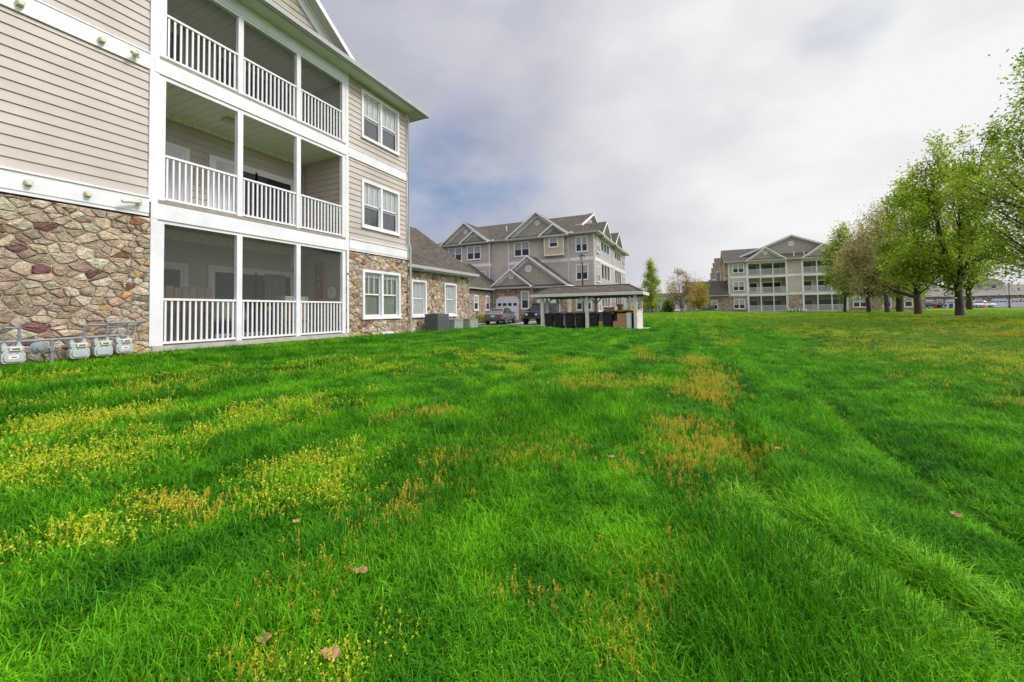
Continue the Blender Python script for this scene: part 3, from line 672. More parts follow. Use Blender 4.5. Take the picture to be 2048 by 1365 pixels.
def bay(root, pl, a, b, near=False, screens=(0, 2), stripes=None, depth=1.83):
    O2 = pl.O-pl.N*depth; bk = Pl(O2, pl.U, pl.N)
    posts = [a+.06, a+.06+(b-a-.12)/3, a+.06+2*(b-a-.12)/3, b-.06]
    W_ = MB()
    for fi, (z0, z1) in enumerate(FL):
        zc = z1+.1
        siding(W_, bk, a, b, z0-.02, zc, expo=.178)
        lft = Pl(pl.O+pl.U*a, -pl.N, pl.U); rgt = Pl(pl.O+pl.U*b, -pl.N, -pl.U)
        siding(W_, lft, 0.0, depth, z0-.02, zc, expo=.178); siding(W_, rgt, 0.0, depth, z0-.02, zc, expo=.178)
    W_.build('porch_wall', M['siding'], root)
    for fi, (z0, z1) in enumerate(FL):
        c_ = MB(); c_.face([pl.p(a, z1+.1, -.05), pl.p(b, z1+.1, -.05), pl.p(b, z1+.1, -depth), pl.p(a, z1+.1, -depth)][::-1])
        c_.pb(bk, a, b, z1-.02, z1+.1, 0.03, 0.07)
        c_.build('porch_ceiling', M['ceil'], root)
        f = MB()
        if fi == 0: f.pb(pl, a-.06, b+.06, 0.30, 0.405, -depth, .07)
        else: f.pb(pl, a, b, z0-.07, z0, -depth, .055)
        f.build('porch_slab', M['concrete'] if fi == 0 else M['slabedge'], root)
        # doors and window on the back wall
        w_ = b-a
        sliding_door(root, bk, a+w_*.055, a+w_*.305, z0+.25, z0+1.92, M['paleglass'] if (near and fi == 1) else None, win=True)
        dr = sliding_door(root, bk, a+w_*.40, a+w_*.93, z0+.0, z0+1.94, None)
        if near:
            c_ = MB(); k0 = .425 if fi == 1 else .72; c_.pq(bk, [(a+w_*k0, z0+.1), (a+w_*(k0+.14), z0+.1), (a+w_*(k0+.14), z0+1.82), (a+w_*k0, z0+1.82)], .031); c_.build('door_blind', M['paleglass'] if fi == 1 else M['sheer'], dr)
    fa = MB(); fa.pb(pl, a-.08, b+.08, 2.97, 3.29, -.08, .065); fa.pb(pl, a-.08, b+.08, 2.90, 2.97, -.07, .035); fa.build('fascia', M['trim'], root); fa = MB()
    fa.pb(pl, a-.08, b+.08, 5.97, 6.265, -.08, .065); fa.pb(pl, a-.08, b+.08, 5.88, 5.97, -.07, .035); fa.build('fascia', M['trim'], root); fa = MB()
    fa.pb(pl, a-.08, b+.08, 8.21, 8.58, -.08, .05); fa.pb(pl, a-.05, b+.05, 8.27, 8.30, .05, .065)
    fa.build('fascia', M['trim'], root)
    for k, u in enumerate(posts):
        p_ = MB(); hw = .062 if k in (1, 2) else .06
        for (z0, z1) in FL: p_.pb(pl, u-hw, u+hw, z0, z1, -.075, .045)
        p_.build('post', M['trim'], root)
    for fi, (z0, z1) in enumerate(FL):
        for k in range(3):
            rail(pl, posts[k]+.062, posts[k+1]-.062, z0, z0+.965, -.01, root=root)
            if fi in screens:
                s_ = MB(); s_.pq(pl, [(posts[k]+.06, z0+.05), (posts[k+1]-.06, z0+.05), (posts[k+1]-.06, z1), (posts[k]+.06, z1)], -.06)
                s_.build('insect_screen', M['screen'], root)
def narrow_front(root, pl, u0, u1, bays, wins, near=False, seed=3, screens=(0, 2), stone0=0.2, ustart=None):
    holes = [(a, b, 0.30, 8.58) for a, b in bays]; wh = []
    for a, b in wins:
        for z0, z1 in ((0.83, 2.45), (3.83, 5.43), (6.81, 8.42)): wh.append((a, b, z0, z1))
    nh = holes+([(h[0]+.05, h[1]-.05, h[2]+.05, h[3]-.05) for h in wh] if near else [])
    us0 = u0 if ustart is None else ustart
    if near:
        stone_near(pl, us0, u1, stone0, 2.97, nh, 0.188, seed).build('stone_facing', [M['stone'], M['mortar']], root, smooth=False)
    else: stone_far(pl, us0, u1, stone0, 2.97, nh).build('stone_facing', M['stonefar'], root)
    lp = .024 if near else .045
    sd_ = MB(); siding(sd_, pl, us0, u1, 3.40, 5.98, nh, lip=lp); siding(sd_, pl, us0, u1, 6.30, 8.60, nh, lip=lp)
    sd_.build('wall_siding', M['siding'], root)
    segs = []; cur = us0
    for a, b in sorted(bays): segs.append((cur, a-.14)); cur = b+.14
    segs.append((cur, u1))
    for a, b in segs:
        if b-a < .05: continue
        bd = MB(); bd.pb(pl, a, b, 3.06, 3.36, 0, .06); bd.pb(pl, a, b, 3.36, 3.395, 0, .085); bd.pb(pl, a, b, 3.0, 3.06, 0, .045); bd.build('band_board', M['trim'], root)
        bd = MB(); bd.pb(pl, a, b, 5.98, 6.29, 0, .045); bd.pb(pl, a, b, 6.29, 6.315, 0, .06); bd.build('band_board', M['trim'], root)
    for a, b in bays:
        for s, e in ((a-.15, a), (b, b+.12)):
            cb = MB(); cb.pb(pl, s, e, 3.29, 8.58, -.01, .055); cb.pb(pl, s+.04, e-.0, .41, 3.3, -.01, .06); cb.build('corner_board', M['trim'], root)
    for a, b in ((u1-.09, u1), (u0, u0+.09)):
        cb = MB(); cb.pb(pl, a, b, 3.40, 8.6, 0, .04); cb.build('corner_board', M['trim'], root)
    for i, (a, b, z0, z1) in enumerate(wh):
        window(root, pl, a, b, z0, z1, True, near, cover=(0.12 if z0 < 1 and near else 0.56), curtain=(z0 < 1 and near), proud=.06 if z0 > 1 else .085, base=(0 if near else .05))
    for a, b in bays: bay(root, pl, a, b, near, screens)
def body_roof(root, pl, u0, u1, depth, sb=2.7, sf=0.42, msl=0.42, ze=8.72, eo=0.5, gv=0.34, core=True, end_gable=False):
    e0, e1 = u0-eo, u1+eo; um = (u0+u1)/2; zr = ze+msl*(um-e0); zf = ze+sf*sb; ua = e0+(zf-ze)/msl; ub = e1-(zf-ze)/msl; d0 = eo; dg = eo-sb
    r = MB(); D = -depth; g = .12
    P = lambda u, z, d: pl.p(u, z, d)
    r.face([P(e0, ze, d0), P(e1, ze, d0), P(ub, zf, dg), P(ua, zf, dg)])
    for s, (e_, u_) in ((1, (e0, ua)), (-1, (e1, ub))):
        q = [P(e_, ze, d0), P(u_, zf, dg), P(um, zr, dg), P(um, zr, D), P(e_, ze, D)]
        r.face(q if s < 0 else q[::-1])
    r.build('main_roof', M['roof'], root)
    ro = MB()                               # barge slab projecting over the high gable
    for s in (-1, 1):
        uf = ua if s < 0 else ub; uu = uf+s*.35; zz = zf-.35*msl
        q = [P(uu, zz+.06, dg+.45), P(um, zr+.06, dg+.45), P(um, zr+.06, dg-.3), P(uu, zz+.06, dg-.3)]
        ro.slab(q if s < 0 else q[::-1], .1, 0, 1)
        ro.prism(pl, [(uu, zz+.02), (uu, zz-.2), (um, zr-.2), (um, zr+.02)][::s], dg+.45, dg+.48, 1)
    ro.build('barge_roof', [M['roof'], M['trim']], root)
    gs = MB(); gpl = Pl(pl.O+pl.N*dg, pl.U, pl.N)
    gs.prism(gpl, [(ua, zf-.1), (ub, zf-.1), (um, zr-.08)], -.1, 0.0)
    siding(gs, gpl, ua, ub, zf, zr, expo=.19, lf=lambda z: ua+(z-zf+.25)/msl, rf=lambda z: ub-(z-zf+.25)/msl)
    gs.build('gable_siding', M['shake'], root)
    gt = MB()
    for s in (-1, 1):
        uf = ua if s < 0 else ub; gt.prism(gpl, [(uf, zf-.02), (uf-s*.7, zf-.02), (um, zr-.38), (um, zr-.08)][::s], 0, .05)
    gt.build('rake_board', M['trim'], root)
    if gv: vent(root, gpl, um, zf+(zr-zf)*.52, gv)
    sf_ = MB(); sf_.pb(pl, e0+.05, e1-.05, ze-.15, ze-.11, -.02, d0-.02); sf_.pb(pl, e0, e0+eo, ze-.15, ze-.11, D, -.02); sf_.pb(pl, e1-eo, e1, ze-.15, ze-.11, D, -.02)
    sf_.build('soffit', M['soffit'], root)
    gt = MB(); gt.pb(pl, e0-.1, e1+.1, ze-.12, ze+.01, d0, d0+.11); gt.pb(pl, e0-.1, e1+.1, ze-.15, ze-.12, d0, d0+.07); gt.pb(pl, e0-.11, e0, ze-.12, ze+.01, D, d0); gt.pb(pl, e1, e1+.11, ze-.12, ze+.01, D, d0)
    gt.build('gutter', M['gutter'], root)
    if core:
        c_ = MB(); c_.pb(pl, u0+.02, u1-.02, 0.1, ze-.12, -depth, -1.95); c_.pb(pl, u0+.02, u0+.1, 0.1, ze-.12, -1.95, -.02); c_.pb(pl, u1-.1, u1-.02, 0.1, ze-.12, -1.95, -.02)
        c_.build('house_core', M['siding'], root)
def garage_door(root, pl, u0, u1, z0, z1, base=0.0, arched=False):
    mb = MB(); tw = .11; ch = .32
    mb.pb(pl, u0, u0+tw, z0, z1-ch, base, base+.06); mb.pb(pl, u1-tw, u1, z0, z1-ch, base, base+.06)
    mb.prism(pl, [(u0, z1-ch), (u0+tw, z1-ch), (u0+ch+.04, z1-tw), (u0+ch, z1)], base, base+.06)
    mb.prism(pl, [(u1-tw, z1-ch), (u1, z1-ch), (u1-ch, z1), (u1-ch-.04, z1-tw)], base, base+.06)
    mb.pb(pl, u0+ch, u1-ch, z1-tw, z1, base, base+.06)
    n = 5; h = (z1-tw-z0)/n; a_, b_ = u0+tw, u1-tw
    for k in range(n):
        for x0, x1 in ((a_, b_),): mb.pb(pl, x0, x1, z0+k*h+.012, z0+(k+1)*h-.012, base-.02, base+.02, 1)
        for j in range(4):
            w_ = (b_-a_)/4; x0 = a_+j*w_+.08; x1 = x0+w_-.16
            if k != 3: mb.pb(pl, x0, x1, z0+k*h+.09, z0+(k+1)*h-.09, base+.02, base+.028, 1)
    mb.pb(pl, a_, b_, z0, z1-tw, base-.03, base+.004, 1)
    d = mb.build('garage_door', [M['trim'], M['door']], root)
    g = MB(); w_ = (b_-a_)/4
    for j in range(4): g.pb(pl, a_+j*w_+.09, a_+(j+1)*w_-.09, z0+3*h+.08, z0+4*h-.1, base+.02, base+.03)
    g.build('door_window', M['glass'], d)
def downspout(root, pl, u, z0, z1, d=0.05, r=.035, kick=None):
    mb = MB(); pts = [pl.p(u, z1+.12, d+.38), pl.p(u, z1-.02, d+.36), pl.p(u, z1-.2, d+.03), pl.p(u, z0, d+.03)]
    if kick: pts = [pl.p(u, z1+.05, d+.40), pl.p(u, z1-.03, d+.36), pl.p(u, z1-.2, d+.06), pl.p(u, kick+.2, d+.06), pl.p(u+.02, kick, d+.11), pl.p(u+.02, z0+.1, d+.11), pl.p(u+.02, z0, d+.22)]
    mb.tube(pts, r, 6); return mb.build('downspout', M['gutter'], root)
# ------------------------------------------------------------------ near apartment house on the left
A = thing('apartment_building', 'near three storey apartment house with fieldstone ground floor, beige siding and screened white porches', 'apartment building', (-9.9, 6.6, 0.2), world=True)
pa = XP(-9.9)
narrow_front(A, pa, -6.3, 12.03, [(4.28, 9.05)], [(9.72, 11.54)], near=True, seed=5, screens=(0, 2), stone0=0.1, ustart=-2.5)
body_roof(A, pa, -6.3, 12.03, 22, sb=2.7, sf=.42)
gable(A, pa, 6.63, 2.66, 8.80, .75, oh=.38, back=5.5, vr=.3, trimw=.3, foot=False, gut=False)
downspout(A, pa, 11.98, .2, 8.58, d=.05, r=.042, kick=3.45)
for (u, z) in ((2.42, 6.12), (3.40, 6.12), (2.55, 3.22), (3.25, 3.22)):   # capped beige pipe ends on the white boards
    mb = MB(); c_ = pa.p(u, z, .04); mb.lathe(c_, [(.035, 0), (.05, .02), (.052, .07), (.04, .085), (.0, .086)], 10, axis='x')
    mb.hexa([pa.p(u+x, z+y, d) for y, d in ((-.055, .05), (-.01, .05)) for x, d in ((-.045, .05), (.045, .05), (.03, .15), (-.03, .15))])
    mb.build('vent_cap', M['vent'], A)
for (u, z, L) in ((3.88, 6.12, .1), (3.95, 3.22, .28)):
    mb = MB(); mb.tube([pa.p(u-.0, z, .05), pa.p(u, z, .16), pa.p(u-L, z-.05, .2)], .032, 8); mb.tube([pa.p(u+.02, z-.06, .13), pa.p(u+.02, z+.06, .13)], .03, 8); mb.build('vent_pipe', M['vent'], A)
mb = MB()                                  # crawl space vents and pale blocks along the foot
for u0_, u1_ in ((4.42, 5.0), (10.05, 10.35)): mb = MB(); mb.pb(pa, u0_, u1_, .15, .30, .02, .035, 0); mb.build('crawlspace_vent', M['dark'], A)
mb = MB(); mb.pb(pa, 10.62, 11.15, .14, .36, .0, .07); mb.build('foundation_block', M['trim'], A); mb = MB(); mb.pb(pa, 9.5, 9.62, .12, .30, .0, .08); mb.build('foundation_block', M['concrete'], A)
# ceiling lights, pipes and things on the near porches
mb = MB(); mb.box(-10.75, -10.55, 5.95, 6.25, 5.90, 5.97); mb.build('ceiling_light', M['vent'], A)
mb = MB(); mb.tube([(-11.66, 8.98, 5.95), (-11.66, 8.98, 3.38)], .03, 6); mb.tube([(-11.66, 8.98, 8.2), (-11.66, 8.98, 6.38)], .03, 6); mb.tube([(-11.66, 8.98, 2.95), (-11.66, 8.98, .4)], .03, 6); mb.build('drain_pipe', M['gutter'], A)
# one-storey garage wing of the near house
pw = XP(-11.0); wh = [(13.52, 14.56, .82, 2.42), (15.95, 17.0, .82, 2.42)]
stone_near(pw, 12.03, 18.22, -.05, 2.86, [(h[0]+.05, h[1]-.05, h[2]+.05, h[3]-.05) for h in wh], .188, 23).build('stone_facing', [M['stone'], M['mortar']], A, smooth=False)
for h in wh: window(A, pw, *h, twin=False, near=True, cover=.97, proud=.085, curtain=False)
mb = MB(); mb.box(-18.2, -11.15, 12.0, 18.2, .1, 2.9); mb.box(-11.2, -11.0, 12.0, 12.06, .1, 2.86); mb.build('wing_core', M['siding'], A)
mb = MB(); zr, ze = 5.88, 3.0; xr = -14.62; xe = -10.62
mb.slab([(xe, 11.6, ze), (xe, 18.55, ze), (xr, 18.55, zr), (xr, 11.6, zr)], .1, 0, 1)
mb.slab([(xr, 11.6, zr), (xr, 18.55, zr), (xr-4.0, 18.55, ze), (xr-4, 11.6, ze)], .1, 0, 1)
mb.build('wing_roof', [M['roof'], M['trim']], A)
mb = MB(); mb.box(xe, xe+.11, 12.1, 18.6, ze-.13, ze+.0); mb.box(-11.0, xe, 12.03, 18.5, ze-.2, ze-.16); mb.build('wing_gutter', M['gutter'], A)
mb = MB(); mb.tube([(xe+.02, 18.3, ze-.1), (xe-.05, 18.3, ze-.2), (-10.93, 18.2, ze-.35), (-10.93, 18.2, .2)], .03, 6); mb.build('downspout', M['gutter'], A)

# ------------------------------------------------------------------ middle apartment house
B = thing('apartment_building', 'grey-beige three storey apartment house with double gables behind the bin shelter', 'apartment building', (-9.05, 39.0, 0.1), world=True)
pbx = XP(-9.05)
narrow_front(B, pbx, 38.95, 57.2, [(41.75, 46.35), (49.4, 53.9)], [(39.65, 41.05), (55.0, 56.5)], seed=3, screens=(2,), stone0=-.2)
body_roof(B, pbx, 38.95, 57.2, 19, sb=3.0, sf=.58, gv=.3)
gable(B, pbx, 43.3, 2.6, 8.74, .70, oh=.45, back=5, vr=.0, wall='tanpanel', foot=False)
gable(B, pbx, 50.6, 2.7, 8.74, .70, oh=.45, back=5, vr=.0, wall='tanpanel', foot=False)
pf = YP(39.0)
mb = MB()
for z0, z1 in ((3.40, 5.98), (6.30, 8.60)):
    siding(mb, pf, -18.45, -9.06, z0, z1, expo=.2, lip=.045)
    siding(mb, YP(39.0), -27.1, -24.1, z0, z1, expo=.2, lip=.045); siding(mb, YP(38.7), -24.2, -20.5, z0, z1, expo=.2, lip=.045)
    siding(mb, Pl((-20.5, 38.7, 0), (0, 1, 0), (1, 0, 0)), 0, 3.9, z0, z1, expo=.2, lip=.045)
mb.build('front_siding', M['siding'], B)
stone_far(pf, -27.1, -9.06, -.2, 2.97).build('front_stone', M['stonefar'], B)
mb = MB(); mb.box(-27.1, -20.55, 39.02, 57, -.1, 8.6); mb.box(-24.15, -20.52, 38.72, 39.1, 2.9, 8.6); mb.box(-20.6, -18.5, 42.6, 57, -.1, 8.6); mb.box(-18.45, -10, 39.05, 40, -.1, 8.6); mb.box(-18.45, -18.35, 39.05, 42.6, 2.9, 8.6)
mb.build('front_core', M['siding'], B)
mb = MB()
for a_, b_, y_ in ((-27.1, -24.2, 39.0), (-24.2, -20.45, 38.7), (-18.45, -9.0, 39.0)):
    for z0, z1 in ((3.02, 3.38), (5.98, 6.32)): mb.pb(YP(y_), a_, b_, z0, z1, 0, .05)
mb.box(-20.5, -20.44, 38.7, 42.4, 5.98, 6.32); mb.box(-20.5, -20.44, 38.7, 42.4, 3.02, 3.38)
for x_, y_ in ((-24.2, 38.7), (-20.62, 38.7), (-18.45, 39.0), (-11.75, 39.0), (-9.15, 39.0)): mb.pb(YP(y_), x_, x_+.12, 3.38, 8.6, 0, .055)
mb.pb(YP(39), -9.15, -9.03, .2, 3, 0, .04)
mb.build('front_trim', M['trim'], B)
mb = MB(); mb.box(-20.45, -18.45, 40.3, 42.5, 5.98, 6.32); mb.box(-20.45, -18.45, 40.3, 42.5, 8.1, 8.6); mb.box(-20.45, -18.45, 40.3, 42.5, 3.02, 3.38); mb.build('recess_slab', M['trim'], B)
mb = MB(); mb.box(-20.4, -18.5, 42.3, 42.4, 3.3, 8.1); mb.build('recess_wall', M['dark'], B)
rail(YP(40.35), -20.4, -18.5, 6.34, 7.4, root=B, mat=M['rail']); rail(YP(40.35), -20.4, -18.5, 3.38, 4.4, root=B, mat=M['rail'])
for (a_, b_, z0, z1, y_, tw_) in ((-26.1, -24.25, 6.81, 8.42, 39, 1), (-23.4, -21.6, 6.81, 8.42, 38.7, 1), (-21.95, -21.05, 4.0, 5.5, 38.7, 0), (-17.72, -15.9, 6.81, 8.42, 39, 1), (-10.95, -9.68, 6.81, 8.42, 39, 1), (-10.95, -9.68, 4.0, 5.6, 39, 1), (-17.72, -15.9, 4.0, 5.7, 39, 1), (-11.0, -10.3, 1.0, 2.5, 39, 0), (-10.05, -9.4, 1.0, 2.5, 39, 0)):
    window(B, YP(y_), a_, b_, z0, z1, bool(tw_), False, cover=.5, base=.05, proud=.04)
mb = MB(); mb.pb(YP(39), -14.1, -12.1, 6.72, 8.62, 0, .45, 0); mb.pb(YP(39), -14.15, -12.05, 6.62, 6.74, 0, .5, 1); mb.pb(YP(39), -14.16, -14.06, 6.74, 8.6, .40, .47, 1); mb.pb(YP(39), -12.14, -12.04, 6.74, 8.6, .40, .47, 1)
bx = mb.build('box_bay', [M['tanpanel'], M['trim']], B)
window(B, YP(38.55), -13.62, -12.62, 7.42, 8.5, False, False, cover=.5, base=.0, proud=.04)
for q in ((-22.9, 6.12), (-22.6, 6.12)):
    mb = MB(); mb.lathe((q[0], 38.62, q[1]), [(.07, 0), (.1, .03), (.0, .05)], 8, axis='y'); mb.build('vent_cap', M['vent'], B)
gable(B, YP(39.0), -15.0, 3.6, 8.78, .72, oh=.5, back=6.5, vr=.30, trimw=.34)
gable(B, YP(38.98), -13.1, 1.6, 8.76, .72, oh=.62, back=1.5, vr=.0, trimw=.26)
gable(B, YP(39.0), -23.75, 3.35, 8.80, .72, oh=.45, back=6.5, vr=.28, trimw=.32)
gable(B, YP(38.7), -22.35, 1.85, 8.80, .72, oh=.45, back=2.0, vr=.24, trimw=.24)
mb = MB(); mb.pb(YP(39.0), -11.3, -8.55, 8.59, 8.73, .48, .6); mb.pb(YP(39), -20.5, -18.4, 8.59, 8.73, .48, .6); mb.pb(YP(39), -20.5, -8.6, 8.56, 8.6, -.02, .5); mb.pb(YP(39), -27.3, -20.5, 8.56, 8.6, -.02, .3); mb.build('gutter', M['gutter'], B)
mb = MB(); mb.face([(-28, 38.45, 8.72), (-18, 38.45, 8.72), (-18, 48.08, 12.7), (-25.5, 48.08, 12.7)]); mb.face([(-28, 38.45, 8.72), (-25.5, 48.08, 12.7), (-28, 58, 8.72)])
mb.face([(-28, 57.7, 8.72), (-25.5, 48.08, 12.7), (-18, 48.08, 12.7), (-18, 57.7, 8.72)]); mb.build('main_roof', M['roof'], B)
mb = MB(); mb.lathe((-20.5, 43, 10.4), [(.06, 0), (.06, .75), (.09, .76), (.09, .82)], 8); mb.build('roof_vent_pipe', M['trim'], B)
for q in ((-11.25, 8.72), (-20.1, 8.7)):
    mb = MB(); mb.box(q[0]-.12, q[0]+.2, 38.3, 38.5, q[1]-.02, q[1]+.13); mb.build('gutter_cap', M['trim'], B)
downspout(B, YP(39.0), -11.6, 3.4, 8.55, d=.05)
# garages in front of the middle house
g1 = YP(36.6); g2 = YP(37.0)
stone_far(g1, -19.2, -14.7, -.1, 3.35, [(-18.68, -16.3, -.1, 2.45), (-15.9, -15.12, 1.24, 3.0)]).build('garage_stone', M['stonefar'], B)
stone_far(g2, -14.7, -11.3, -.1, 3.35, [(-14.3, -12.1, -.1, 2.3)]).build('garage_stone', M['stonefar'], B)
mb = stone_far(XP(-11.3), 37.0, 39.0, -.1, 3.35); mb.build('garage_stone', M['stonefar'], B)
mb = MB(); mb.box(-19.15, -14.75, 36.8, 39, -.1, 3.4); mb.box(-14.75, -11.4, 37.16, 39, -.1, 3.4); mb.build('garage_core', M['siding'], B)
garage_door(B, g1, -18.75, -16.22, .12, 2.52); garage_door(B, g2, -14.4, -12.0, .12, 2.38)
window(B, g1, -15.95, -15.08, 1.2, 3.04, False, False, cover=.5, base=.02)
gable(B, g2, -15.25, 4.15, 3.52, .745, oh=.4, back=2.3, vr=.36, trimw=.30)
gable(B, g1, -16.98, 2.32, 3.55, .76, oh=.35, back=1.8, vr=.30, trimw=.26)
mb = MB(); mb.box(-11.25, -10.98, 36.6, 39.2, 3.36, 3.48); mb.build('garage_gutter', M['trim'], B)
downspout(B, g1, -19.05, .2, 3.35, d=.02)
# low wing of the middle house, facing the court
pl_ = XP(-19.2); stone_far(pl_, 27.5, 36.6, -.2, 3.05).build('wing_stone', M['stonefar'], B)
for h in ((32.75, 33.65, 1.15, 2.62), (35.1, 35.95, 1.15, 2.62)): window(B, pl_, *h, twin=False, near=False, cover=.5, base=.02)
mb = MB(); mb.box(-26.6, -19.3, 27.5, 39, -.2, 3.05); mb.build('wing_core', M['siding'], B)
mb = MB(); mb.slab([(-18.8, 27.2, 3.3), (-18.8, 39, 3.3), (-22.9, 39, 6.35), (-22.9, 27.2, 6.35)], .1, 0, 1); mb.slab([(-22.9, 27.2, 6.35), (-22.9, 39, 6.35), (-27, 39, 3.3), (-27, 27.2, 3.3)], .1, 0, 1); mb.build('wing_roof', [M['roof'], M['trim']], B)
mb = MB(); mb.box(-18.8, -18.69, 27.2, 36.3, 3.17, 3.3); mb.build('wing_gutter', M['gutter'], B)

# ------------------------------------------------------------------ far apartment house
C_ = thing('apartment_building', 'far three storey apartment house facing the lawn with wide low gable, half behind trees', 'apartment building', (4.9, 76, .4), world=True)
pc = YP(76.0)
narrow_front(C_, pc, 4.85, 23.4, [(7.62, 12.98), (15.1, 20.5)], [(5.45, 7.15), (21.15, 22.85)], seed=3, screens=(0, 2), stone0=.1)
body_roof(C_, pc, 4.85, 23.4, 30, sb=2.7, sf=.42, gv=.4)
gable(C_, pc, 10.2, 2.9, 8.74, .73, oh=.45, back=5, vr=.33, trimw=.3)
gable(C_, pc, 17.8, 2.9, 8.74, .73, oh=.45, back=5, vr=.33, trimw=.3)
mb = MB(); mb.slab([(4.25, 75.55, 8.76), (24.0, 75.55, 8.76), (24.0, 84.0, 11.78), (4.25, 84.0, 11.78)], .15, 0, 1); mb.slab([(4.25, 84, 11.78), (24.0, 84, 11.78), (24.0, 92, 8.76), (4.25, 92, 8.76)], .15, 0, 1)
mb.prism(Pl((4.8, 0, 0), (0, -1, 0), (-1, 0, 0)), [(-92, 8.7), (-75.9, 8.7), (-84, 11.6)], -.1, 0, 2); mb.build('cross_roof', [M['roof'], M['trim'], M['siding']], C_)
for x_ in (14.15, 15.5):
    mb = MB(); mb.lathe((x_, 76.6, 9.1), [(.07, 0), (.07, .62), (.12, .63), (.12, .72), (0, .73)], 8); mb.build('roof_vent_pipe', M['trim'], C_)
downspout(C_, pc, 5.0, .45, 3.3, d=.02, r=.06)
for x0, x1, nm, ws in ((-1.7, 4.85, 'left', ((-.27, .77), (2.15, 3.15))), (23.4, 29.3, 'right', ((24.6, 25.62), (27.0, 27.95)))):
    stone_far(pc, x0, x1, .1, 3.0).build('wing_stone', M['stonefar'], C_)
    for a_, b_ in ws: window(C_, pc, a_, b_, .78, 2.4, False, False, cover=.5, base=.02)
    mb = MB(); mb.box(x0+.05, x1, 76.16, 83, .1, 3.0); mb.build('wing_core', M['stonefar'], C_)
    mb = MB(); mb.slab([(x0-.3, 75.55, 3.2), (x1, 75.55, 3.2), (x1, 79.3, 5.85), (x0-.3, 79.3, 5.85)], .12, 0, 1); mb.slab([(x0-.3, 79.3, 5.85), (x1, 79.3, 5.85), (x1, 83.2, 3.2), (x0-.3, 83.2, 3.2)], .12, 0, 1)
    mb.prism(Pl((x0, 0, 0), (0, -1, 0), (-1, 0, 0)), [(-83.2, 3.1), (-75.6, 3.1), (-79.3, 5.7)], -.05, 0, 2); mb.build('wing_roof', [M['roof'], M['trim'], M['siding']], C_)
    mb = MB(); mb.box(x0-.3, x1, 75.44, 75.55, 3.06, 3.2); mb.build('wing_gutter', M['gutter'], C_)
mb = MB(); mb.box(4.2, 4.85, 77.0, 78.4, 6.6, 8.55, 1); mb.box(4.80, 4.9, 76, 76.12, 3.3, 8.6, 0); mb.box(4.78, 4.86, 76, 100, 5.98, 6.3, 0); mb.box(3.9, 4.3, 80.0, 83.0, 3.2, 8.5, 1); mb.build('side_bay', [M['trim'], M['tanpanel']], C_)
for i, (y0_, x0_) in enumerate(((98.2, 3.54), (108.1, 3.57), (121.8, 3.64), (137.9, 3.8), (169.8, 4.1))):
    mb = MB(); mb.slab([(x0_, y0_-6, 8.6), (x0_+16, y0_-6, 8.6), (x0_+16, y0_, 12.0), (x0_, y0_, 12.0)], .2, 0, 2); mb.prism(Pl((x0_+.2, 0, 0), (0, -1, 0), (-1, 0, 0)), [(-y0_+6, 8.5), (-y0_, 8.5), (-y0_, 11.8)], -.1, 0, 1); mb.pb(YP(y0_), x0_+.5, x0_+16, .3, 8.0, -6, -.3, 1); mb.pb(YP(y0_), x0_+.4, x0_+.6, .3, 8.0, -.3, -.2, 2)
    mb.build('rear_section', [M['roof'], M['siding'], M['trim']], C_)

# ------------------------------------------------------------------ row of garages and houses beyond the trees, right
Dh = thing('townhouse_row', 'distant row of stone townhouses with white arched garage doors beyond the trees', 'houses', (50, 146, .2), world=True)
pd = YP(146.0)
stone_far(pd, 50, 104, -.2, 3.3).build('stone_facing', M['stonefar'], Dh)
mb = MB(); mb.box(50, 104, 146.2, 158, -.2, 3.4); mb.box(56, 60, 149, 153, 3.3, 6.6); mb.box(69, 73, 149, 153, 3.3, 6.6); mb.box(83, 87, 149, 153, 3.3, 6.6); mb.build('house_core', M['greywall'], Dh)
mb = MB(); mb.slab([(49.5, 145.3, 3.5), (104.5, 145.3, 3.5), (104.5, 151, 6.2), (49.5, 151, 6.2)], .15, 0, 1)
mb.slab([(104.5, 151, 6.2), (49.5, 151, 6.2), (49.5, 156.5, 3.5), (104.5, 156.5, 3.5)][::-1], .15, 0, 1); mb.build('roof', [M['roof2'] if 'roof2' in M else M['roof'], M['trim']], Dh)
for x0 in (55.2, 60.3, 69.0, 72.4, 80.2, 88.5): garage_door(Dh, pd, x0, x0+2.9, .15, 2.5, base=.03)
for x0 in (58.6, 66.0, 76.8, 84.5): window(Dh, pd, x0, x0+1.15, .9, 2.6, False, False, cover=.5, base=.03)
for uc in (62.5, 78.0, 88.0): gable(Dh, YP(145.6), uc, 3.3, 3.5, .62, oh=.3, back=6, vr=0, wall='siding', foot=False)
for uc in (58, 71, 85):
    gable(Dh, YP(149), uc, 2.3, 6.6, .6, oh=.3, back=4, vr=0, wall='siding', foot=False)
    window(Dh, YP(149), uc-.6, uc+.6, 5.2, 6.5, False, False, cover=.5, base=.03)
Eh = thing('distant_building', 'long pale beige building far behind the two small lawn trees', 'building', (-20, 118, .2), world=True)
mb = MB(); mb.box(-22, 1.5, 118, 128, -.8, 3.9); mb.build('wall', M['greywall'], Eh)
mb = MB(); mb.slab([(-22.5, 117.6, 4.0), (2, 117.6, 4.0), (2, 123, 5.6), (-22.5, 123, 5.6)], .15, 0, 1); mb.build('roof', [M['roof'], M['trim']], Eh)
for k in range(7): window(Eh, YP(118), -20+k*3.1, -18.6+k*3.1, 1.0, 2.6, True, False, cover=.5, base=.03)
